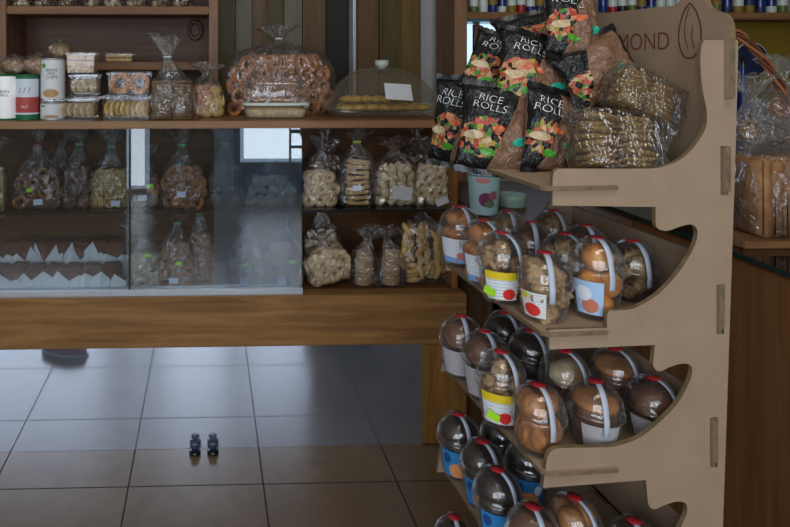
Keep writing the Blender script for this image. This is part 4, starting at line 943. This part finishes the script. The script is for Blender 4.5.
roll_bag(461, 122, 1.44, .125, .175, .055, (R(-8), R(4), R(-38)), 'rice roll bag at the far left end of pile, over the shelf lip', 1)
roll_bag(497, 129, 1.335, .150, .165, .060, (R(-14), R(8), R(-12)), 'rice roll bag with full name showing, bottom row front of the pile', 2)
roll_bag(549, 131, 1.30, .110, .155, .055, (R(-12), R(14), R(10)), 'rice roll bag in the bottom row, right of the fully named bag', 3, pm='roll_print_mid')
roll_bag(582, 133, 1.30, .085, .145, .050, (R(-12), R(16), R(40)), 'narrow rice roll bag turned sideways beside the rice cakes', 4, pm='roll_print_side', word=False)
roll_bag(497, 70, 1.45, .135, .150, .055, (R(-26), R(26), R(-10)), 'rice roll bag tilted left in the upper row, under the window', 5)
roll_bag(533, 74, 1.37, .155, .165, .060, (R(-20), R(16), R(-2)), 'rice roll bag leaning in the middle of the upper row', 6, pm='roll_print_mid')
roll_bag(598, 70, 1.33, .165, .115, .055, (R(-16), R(-24), R(8)), 'rice roll bag lying on its side in front of the header lettering', 7, pm='roll_print_side', word=False)
roll_bag(571, 22, 1.36, .120, .150, .055, (R(-20), R(10), R(6)), 'rice roll bag at the very top of the pile, cut by the frame', 8, pm='roll_print_mid')
roll_bag(538, 31, 1.52, .185, .085, .050, (R(-30), R(-12), R(-4)), 'rice roll bag folded flat at the back, above the upper row', 9, word=False)
roll_bag(600, 112, 1.43, .12, .15, .05, (R(-10), R(-10), R(10)), 'rice roll bag buried in the pile behind the lying bag', 10, pm='roll_print_side', word=False)
# ------------------------------------------------------------------ rice cakes in clear film
def cake_pack(px, py, D, rot, label, seed, cols=2, rows=8, scl=1):
    p = at_d(px, py, D); t = thing('rice_cake_pack', label, 'pack of rice cakes', p, 0, 'packs of rice cakes'); t.rotation_euler = rot; t.scale = (scl,)*3
    random.seed(seed); w = .075; pit = .0125
    for c in range(cols):
        for i in range(rows):
            obj('rice_cake', random.choice(FOOD['cake_slab']), t, ((c-(cols-1)/2)*w+random.uniform(-.003, .003), random.uniform(-.004, .004), (i-(rows-1)/2)*pit), (random.uniform(-.1, .1), random.uniform(-.1, .1), random.uniform(-.3, .3)), (.80, 1.15, .92))
    W_, H_ = cols*w+.012, rows*pit+.012
    bm = bmesh.new(); bmesh.ops.create_cube(bm, size=1); bmesh.ops.subdivide_edges(bm, edges=bm.edges[:], cuts=8, use_grid_fill=True)
    for v_ in bm.verts:
        c = v_.co*2; m = max(abs(c.x), abs(c.y), abs(c.z)); n_ = c.normalized(); c = c.lerp(n_*1.2, .25)
        q = Vector((c.x*W_/2, c.y*.042, c.z*H_/2)); v_.co = q*(1+.07*noise.noise(q*45+Vector((seed, 0, 0))))
    obj('bag_film', mesh_from(bm, 'bag_film', 'cello'), t)
    bm = bmesh.new(); g = [[bm.verts.new((W_/2-.006+i*.007, .012*math.sin(i*1.1+j*.9), (j-4)*.009*(1+.12*i)+.003*math.sin(i*2))) for j in range(9)] for i in range(6)]
    for i in range(5):
        for j in range(8): bm.faces.new((g[i][j], g[i+1][j], g[i+1][j+1], g[i][j+1]))
    obj('film_tail', mesh_from(bm, 'film_tail', 'cello_fog'), t); return t
cake_pack(615, 142, 1.205, (R(-14), R(5), R(2)), 'clear pack of rice cakes standing at the front of the top shelf', 1, scl=.93)
cake_pack(643, 98, 1.25, (R(-14), R(26), R(4)), 'clear pack of rice cakes leaning on the header board, tail of film at right', 2, rows=7, scl=.80)

# ------------------------------------------------------------------ right-hand glass-topped counter
gx0 = (O+ray(736, 252.6)*(.53*680/195.6)).x; ZG = .90
rc = thing('glass_top_counter', 'brown wooden counter with dark glass top, right edge of the photo', 'counter', ((gx0+2.2)/2, 1.9, 0))
def rb(name, a, b, m, bev=.002, par=None): return bxo(name, tuple(Vector(a)-rc.location), tuple(Vector(b)-rc.location), m, par or rc, bev)
rb('side_panel', (gx0+.006, .85, .002), (gx0+.03, 2.95, ZG-.022), 'counter_wood'); rb('side_panel', (2.2, .85, .002), (2.22, 2.95, ZG-.022), 'counter_wood')
for y in (1.25, 1.55, 1.85): rb('joint_strip', (gx0+.003, y-.002, .02), (gx0+.0055, y+.002, ZG-.03), 'panel_red', 0)
rb('end_panel', (gx0+.031, .85, .002), (2.199, .87, ZG-.022), 'counter_wood')
rb('inner_shelf', (gx0+.031, .871, .62), (2.199, 2.949, .64), 'dark_wood', 0)
rb('glass_top', (gx0, .84, ZG-.010), (2.23, 2.96, ZG), 'pane_glass', 0); rb('edge_strip', (gx0-.002, .84, ZG-.012), (gx0-.0002, 2.96, ZG+.001), 'edge_dark', 0)
rb('frame', (gx0+.031, .871, ZG-.05), (gx0+.06, 2.949, ZG-.024), 'dark_wood', 0)
# back counter joining it, behind the stand
bc = thing('back_counter', 'dark wooden low counter behind the display stand', 'counter', ((cxr+gx0)/2, 2.7, 0))
def bb(name, a, b, m, bev=.002): return bxo(name, tuple(Vector(a)-bc.location), tuple(Vector(b)-bc.location), m, bc, bev)
ZB = at_y(483, 213, 2.36).z
bb('top', (cxr+.004, 2.24, ZB-.025), (gx0-.004, 2.96, ZB), 'dark_wood'); bb('back_panel', (cxr+.004, 2.92, .002), (gx0-.004, 2.94, ZB-.026), 'dark_wood', 0)
bb('side_panel', (cxr+.004, 2.30, .002), (cxr+.02, 2.919, ZB-.026), 'dark_wood_z'); bb('front_panel', (cxr+.10, 2.42, .002), (gx0-.004, 2.44, ZB-.026), 'dark_wood_z')
# flowered cup and pale tin
p = at_y(484, 213, 2.36); t = thing('paper_tub', 'pale blue tub printed with purple flowers behind the stand, beside counter end', 'tub', (p.x, 2.36, ZB))
HT = 46*2.36/680
obj('tub_body', mesh_from(lathe_bm([(.001, .001), (.044, .001), (.046, .003), (.056, HT-.004)], 40, uv=True, a0=-PI, a1=0), 'tub_body', 'cup_flowers'), t)
obj('tub_back', mesh_from(lathe_bm([(.044, .001), (.046, .003), (.056, HT-.004)], 30, uv=True, a0=0, a1=PI), 'tub_back', 'cup_flowers'), t)
obj('rim', mesh_from(lathe_bm([(.056, HT-.005), (.0585, HT-.004), (.0585, HT), (.054, HT), (.001, HT-.003)], 36), 'rim', 'bottle_teal'), t)
p = at_y(509, 214, 2.45); t = thing('round_tin', 'low pale green round tin beside the flowered tub', 'tin', (p.x+.02, 2.47, ZB))
obj('tin_body', mesh_from(lathe_bm([(.001, .001), (.047, .001), (.048, .003), (.048, .030)], 36), 'tin_body', 'pale_green'), t); obj('lid', mesh_from(lathe_bm([(.0495, .024), (.050, .026), (.050, .042), (.046, .045), (.001, .045)], 36), 'lid', 'pale_green'), t)
# bread on a board on the glass counter
p = at_z(766, 234, ZG+.02); bd = thing('serving_board', 'light wooden board lying on the glass counter under the bread bag', 'board', (p.x+.10, p.y+.02, ZG+.0005))
bxo('board_body', (-.23, -.10, 0), (.23, .10, .020), 'board_top', bd, .003)
YBd = bd.location.y
t = thing('bread_bag', 'clear bag holding a block of brown bread slices on the wooden board', 'bag of bread', (bd.location.x+.0, YBd, ZG+.021), 0)
HB = (234-152)*((Vector((p.x, YBd, 0))-O).dot(Fw))/680
random.seed(4)
for i in range(9):
    bm = bmesh.new(); x_ = -.155+i*.0345; box(bm, (x_, -.075, .003), (x_+.0325, .075, HB*.93)); bmesh.ops.bevel(bm, geom=bm.edges[:], offset=.006, segments=2, affect='EDGES')
    for v_ in bm.verts: v_.co += Vector((0, 1, 1))*.006*noise.noise(v_.co*20+Vector((i, 0, 0)))
    obj('bread_slice', mesh_from(bm, 'bread_slice', 'bread'), t)
obj('bag_film', bag_film(.345, .19, HB, .09, 77, 'cello', flare=.07), t)
# wicker basket behind it with clear bags of dried roots
pb = at_y(775, 150, 2.12); bk = thing('wicker_basket', 'round wicker basket with a tall twisted handle on the glass counter', 'basket', (pb.x+.02, 2.13, ZG+.0005))
hp = [at_y(a, b, 2.13)-bk.location for a, b in ((716, 26), (728, 29), (740, 35), (752, 47), (765, 62), (776, 78), (785, 97), (789, 120), (790, 150), (787, 190), (782, 225))]
for k_, mm in enumerate(('wicker_a', 'wicker_b', 'wicker_a', 'wicker_b')):
    sp_ = smooth_line([tuple(q) for q in hp], 6)
    pts = [(x+.007*math.cos(i*.22+k_*PI/2), y+.009*math.sin(i*.22+k_*PI/2), z+.007*math.cos(i*.22+k_*PI/2)) for i, (x, y, z) in enumerate(sp_)]
    obj('handle_strand', mesh_from(tube_bm(pts, .0052, 7), 'handle_strand', mm), bk)
bm = bmesh.new()
for k_ in range(9): tube_bm([((.13+.004*k_+.004*math.sin(a*12+k_*PI))*math.cos(a), (.10+.003*k_+.004*math.sin(a*12+k_*PI))*math.sin(a), .008+k_*.014) for a in [2*PI*i/48 for i in range(48)]], .007, 6, bm, True)
obj('woven_wall', mesh_from(bm, 'woven_wall', 'wicker_a'), bk)
obj('basket_floor', mesh_from(lathe_bm([(.001, .004), (.12, .004), (.12, .008), (.001, .008)], 24), 'basket_floor', 'wicker_b'), bk)
for v_ in bk.children[-1].data.vertices: v_.co.y *= .75
for j, (px, py, w_, h_, m) in enumerate(((757, 140, .13, .13, 'nutty'), (780, 112, .12, .12, 'ginger'))):
    p = at_y(px, py, 2.10+.05*j); t = thing('root_bag', ('clear crumpled bag of dried pale roots in the basket, %s one' % ('lower' if j == 0 else 'upper')), 'bag of roots', (p.x, 2.10+.05*j, ZG+.13+.04*j), 0, 'bags in the wicker basket')
    obj('bag_film', bag_film(w_*1.3, .12, (.21, .23)[j], .13, 60+j, 'cello_fog', flare=.06, lean=(-.04+.05*j, 0)), t)
    random.seed(j+50)
    for i in range(16):
        a = random.uniform(0, 3); c = Vector((random.uniform(-.055, .055), random.uniform(-.035, .02), random.uniform(.03, (.19, .21)[j])))
        pts = smooth_line([tuple(c+Vector((math.cos(a+k_*.5)*.02*k_, random.uniform(-.006, .006), math.sin(a+k_*.5)*.014*k_))) for k_ in range(-2, 3)], 3)
        obj('root', mesh_from(tube_bm(pts, [.004+.004*math.sin(PI*q/(len(pts)-1)) for q in range(len(pts))], 7), 'root', m), t)
# ------------------------------------------------------------------ wall shelves with bottles behind
YW = 3.02
sh = thing('bottle_shelf', 'wooden wall shelf unit carrying rows of bottles behind the stand', 'shelf unit', (2.0, YW+.12, 0))
def hb2(name, a, b, m, bev=.002): return bxo(name, tuple(Vector(a)-sh.location), tuple(Vector(b)-sh.location), m, sh, bev)
ux0, ux1 = at_y(454.5, 50, YW).x, at_y(467, 50, YW).x; ztp, zbt = at_y(500, 12, YW).z, at_y(500, 19, YW).z
hb2('upright', (ux0, YW, .002), (ux1, YW+.25, 2.2), 'shelf_upright'); hb2('shelf_board', (ux1, YW, zbt), (2.95, YW+.25, ztp), 'shelf_wood')
hb2('glass_strip', (ux1, YW+.01, zbt-.012), (at_y(560, 14, YW).x, YW+.24, zbt-.001), 'bottle_teal', 0)
pq = at_y(476, 40, YW+.22); hb2('thin_post', (pq.x-.014, YW+.205, .91), (pq.x+.014, YW+.23, zbt-.013), 'shelf_upright')
pm = at_y(712, 60, YW); hb2('upright', (pm.x-.03, YW, .91), (pm.x, YW+.25, zbt), 'dark_wood_z'); hb2('back_board', (pm.x, YW+.24, .91), (2.95, YW+.25, zbt), 'yellow', 0)
hb2('upright', (2.93, YW, .002), (2.95, YW+.25, zbt), 'dark_wood_z')
def bottle(x, y, z, h, r, m, capm, label, grp):
    t = thing('bottle', label, 'bottle', (x, y, z), 0, grp)
    obj('bottle_body', mesh_from(lathe_bm([(.001, .0005), (r*.95, .0005), (r, .004), (r, h*.62), (r*.85, h*.72), (r*.38, h*.82), (r*.36, h*.93)], 20), 'bottle_body', m), t)
    obj('label_band', mesh_from(lathe_bm([(r*1.01, h*.12), (r*1.012, h*.14), (r*1.012, h*.5), (r*1.01, h*.52)], 20), 'label_band', capm), t)
    obj('cap', mesh_from(lathe_bm([(r*.42, h*.93), (r*.42, h), (.001, h+.001)], 14), 'cap', 'bottle_dark'), t)
random.seed(77)
mats = ['bottle_olive', 'navy', 'bottle_white', 'bottle_dark', 'blue_glass', 'bottle_teal', 'bottle_red', 'bottle_white', 'blue_glass', 'yellow']
xs = [474+i*9.4 for i in range(8)] + [603+i*9.6 for i in range(9)] + [716+i*11 for i in range(7)]
col_n = {'bottle_olive': 'olive green', 'navy': 'navy blue', 'bottle_white': 'whitish', 'bottle_dark': 'black', 'blue_glass': 'deep blue', 'bottle_teal': 'teal', 'bottle_red': 'red', 'yellow': 'yellow'}
for i, x in enumerate(xs):
    p = at_y(x, 10, YW+.06); m = mats[(i*7+i//3) % 10]; m2 = ['bottle_white', 'bottle_white', 'yellow', 'blue_glass', 'bottle_white'][i % 5]
    if i > 16: m, m2 = [('bottle_olive', 'yellow'), ('navy', 'blue_glass'), ('yellow', 'bottle_white'), ('yellow', 'navy'), ('navy', 'blue_glass'), ('bottle_white', 'blue_glass'), ('bottle_olive', 'bottle_white')][i-17]
    sec, k_, nn = ('over the bright window', i, 8) if i < 8 else (('above the header board', i-8, 9) if i < 17 else ('at the far right end', i-17, 7))
    bottle(p.x, p.y, ztp+.0005, .24+.03*(i % 3), 4.3*3.05/680 if i < 17 else 4.8*3.05/680, m, m2, '%s bottle on the wall shelf %s, %s of %d' % (col_n[m], sec, ords[k_], nn), 'bottles on the wall shelf')
# yellow packs under the shelf at the right
p = at_y(771, 110, YW+.10); t = thing('round_sign', 'round navy and white printed disc against yellow boards behind the basket', 'sign', (p.x, YW+.222, at_y(785, 60, YW+.22).z), 0)
def facing_disc(r, y): 
    b = lathe_bm([(.001, 0), (r, 0), (r, .004), (.001, .004)], 32)
    for v_ in b.verts: v_.co = Vector((v_.co.x, -v_.co.z-y, v_.co.y))
    bmesh.ops.recalc_face_normals(b, faces=b.faces); return b
obj('disc', mesh_from(facing_disc(.088, 0), 'disc', 'bottle_white', False), t); obj('disc_face', mesh_from(facing_disc(.082, .0042), 'disc_face', 'navy', False), t)
p = at_y(743, 90, 2.75); bottle(p.x, 2.75, ZG+.0005, .53, .028, 'blue_glass', 'navy', 'tall deep blue bottle between the stand and the basket', None)
# ------------------------------------------------------------------ light: daylight through the shop front and the back window, plus an added warm fill
w = bpy.data.worlds.new('world'); SC.world = w; w.use_nodes = True; bg = w.node_tree.nodes['Background']
bg.inputs[0].default_value = (.62, .78, 1.0, 1); bg.inputs[1].default_value = 2.2
for i, (x0, x1, z0, z1) in enumerate(OP):
    ld = bpy.data.lights.new('daylight', 'AREA'); ld.shape = 'RECTANGLE'; ld.size = x1-x0-.1; ld.size_y = z1-z0-.1; ld.color = (.88, .94, 1.0); ld.energy = (56, 26, 30, 6)[i]
    o = bpy.data.objects.new('daylight_lamp', ld); C.objects.link(o); o.location = ((x0+x1)/2, YF+.02, (z0+z1)/2); o.rotation_euler = (-PI/2, 0, 0); o.rotation_euler = (PI/2, 0, PI); o.rotation_euler = (PI/2, 0, 0)
    d = Vector((0, 1, 0)); o.rotation_euler = d.to_track_quat('-Z', 'Y').to_euler()
ld = bpy.data.lights.new('warm_fill', 'AREA'); ld.shape = 'RECTANGLE'; ld.size = 1.2; ld.size_y = .6; ld.color = (1, .88, .74); ld.energy = 20  # added overhead fill to brighten the counter, no known lamp there
o = bpy.data.objects.new('warm_fill_light', ld); C.objects.link(o); o.location = (.6, .2, 2.95)
SC.view_settings.view_transform = 'Standard'; SC.view_settings.look = 'None'; SC.view_settings.gamma = 1; SC.view_settings.use_curve_mapping = False
SC.view_settings.exposure = -.3
SC.cycles.transparent_max_bounces = 40; SC.cycles.max_bounces = 8; SC.cycles.sample_clamp_indirect = 4; SC.cycles.use_denoising = True
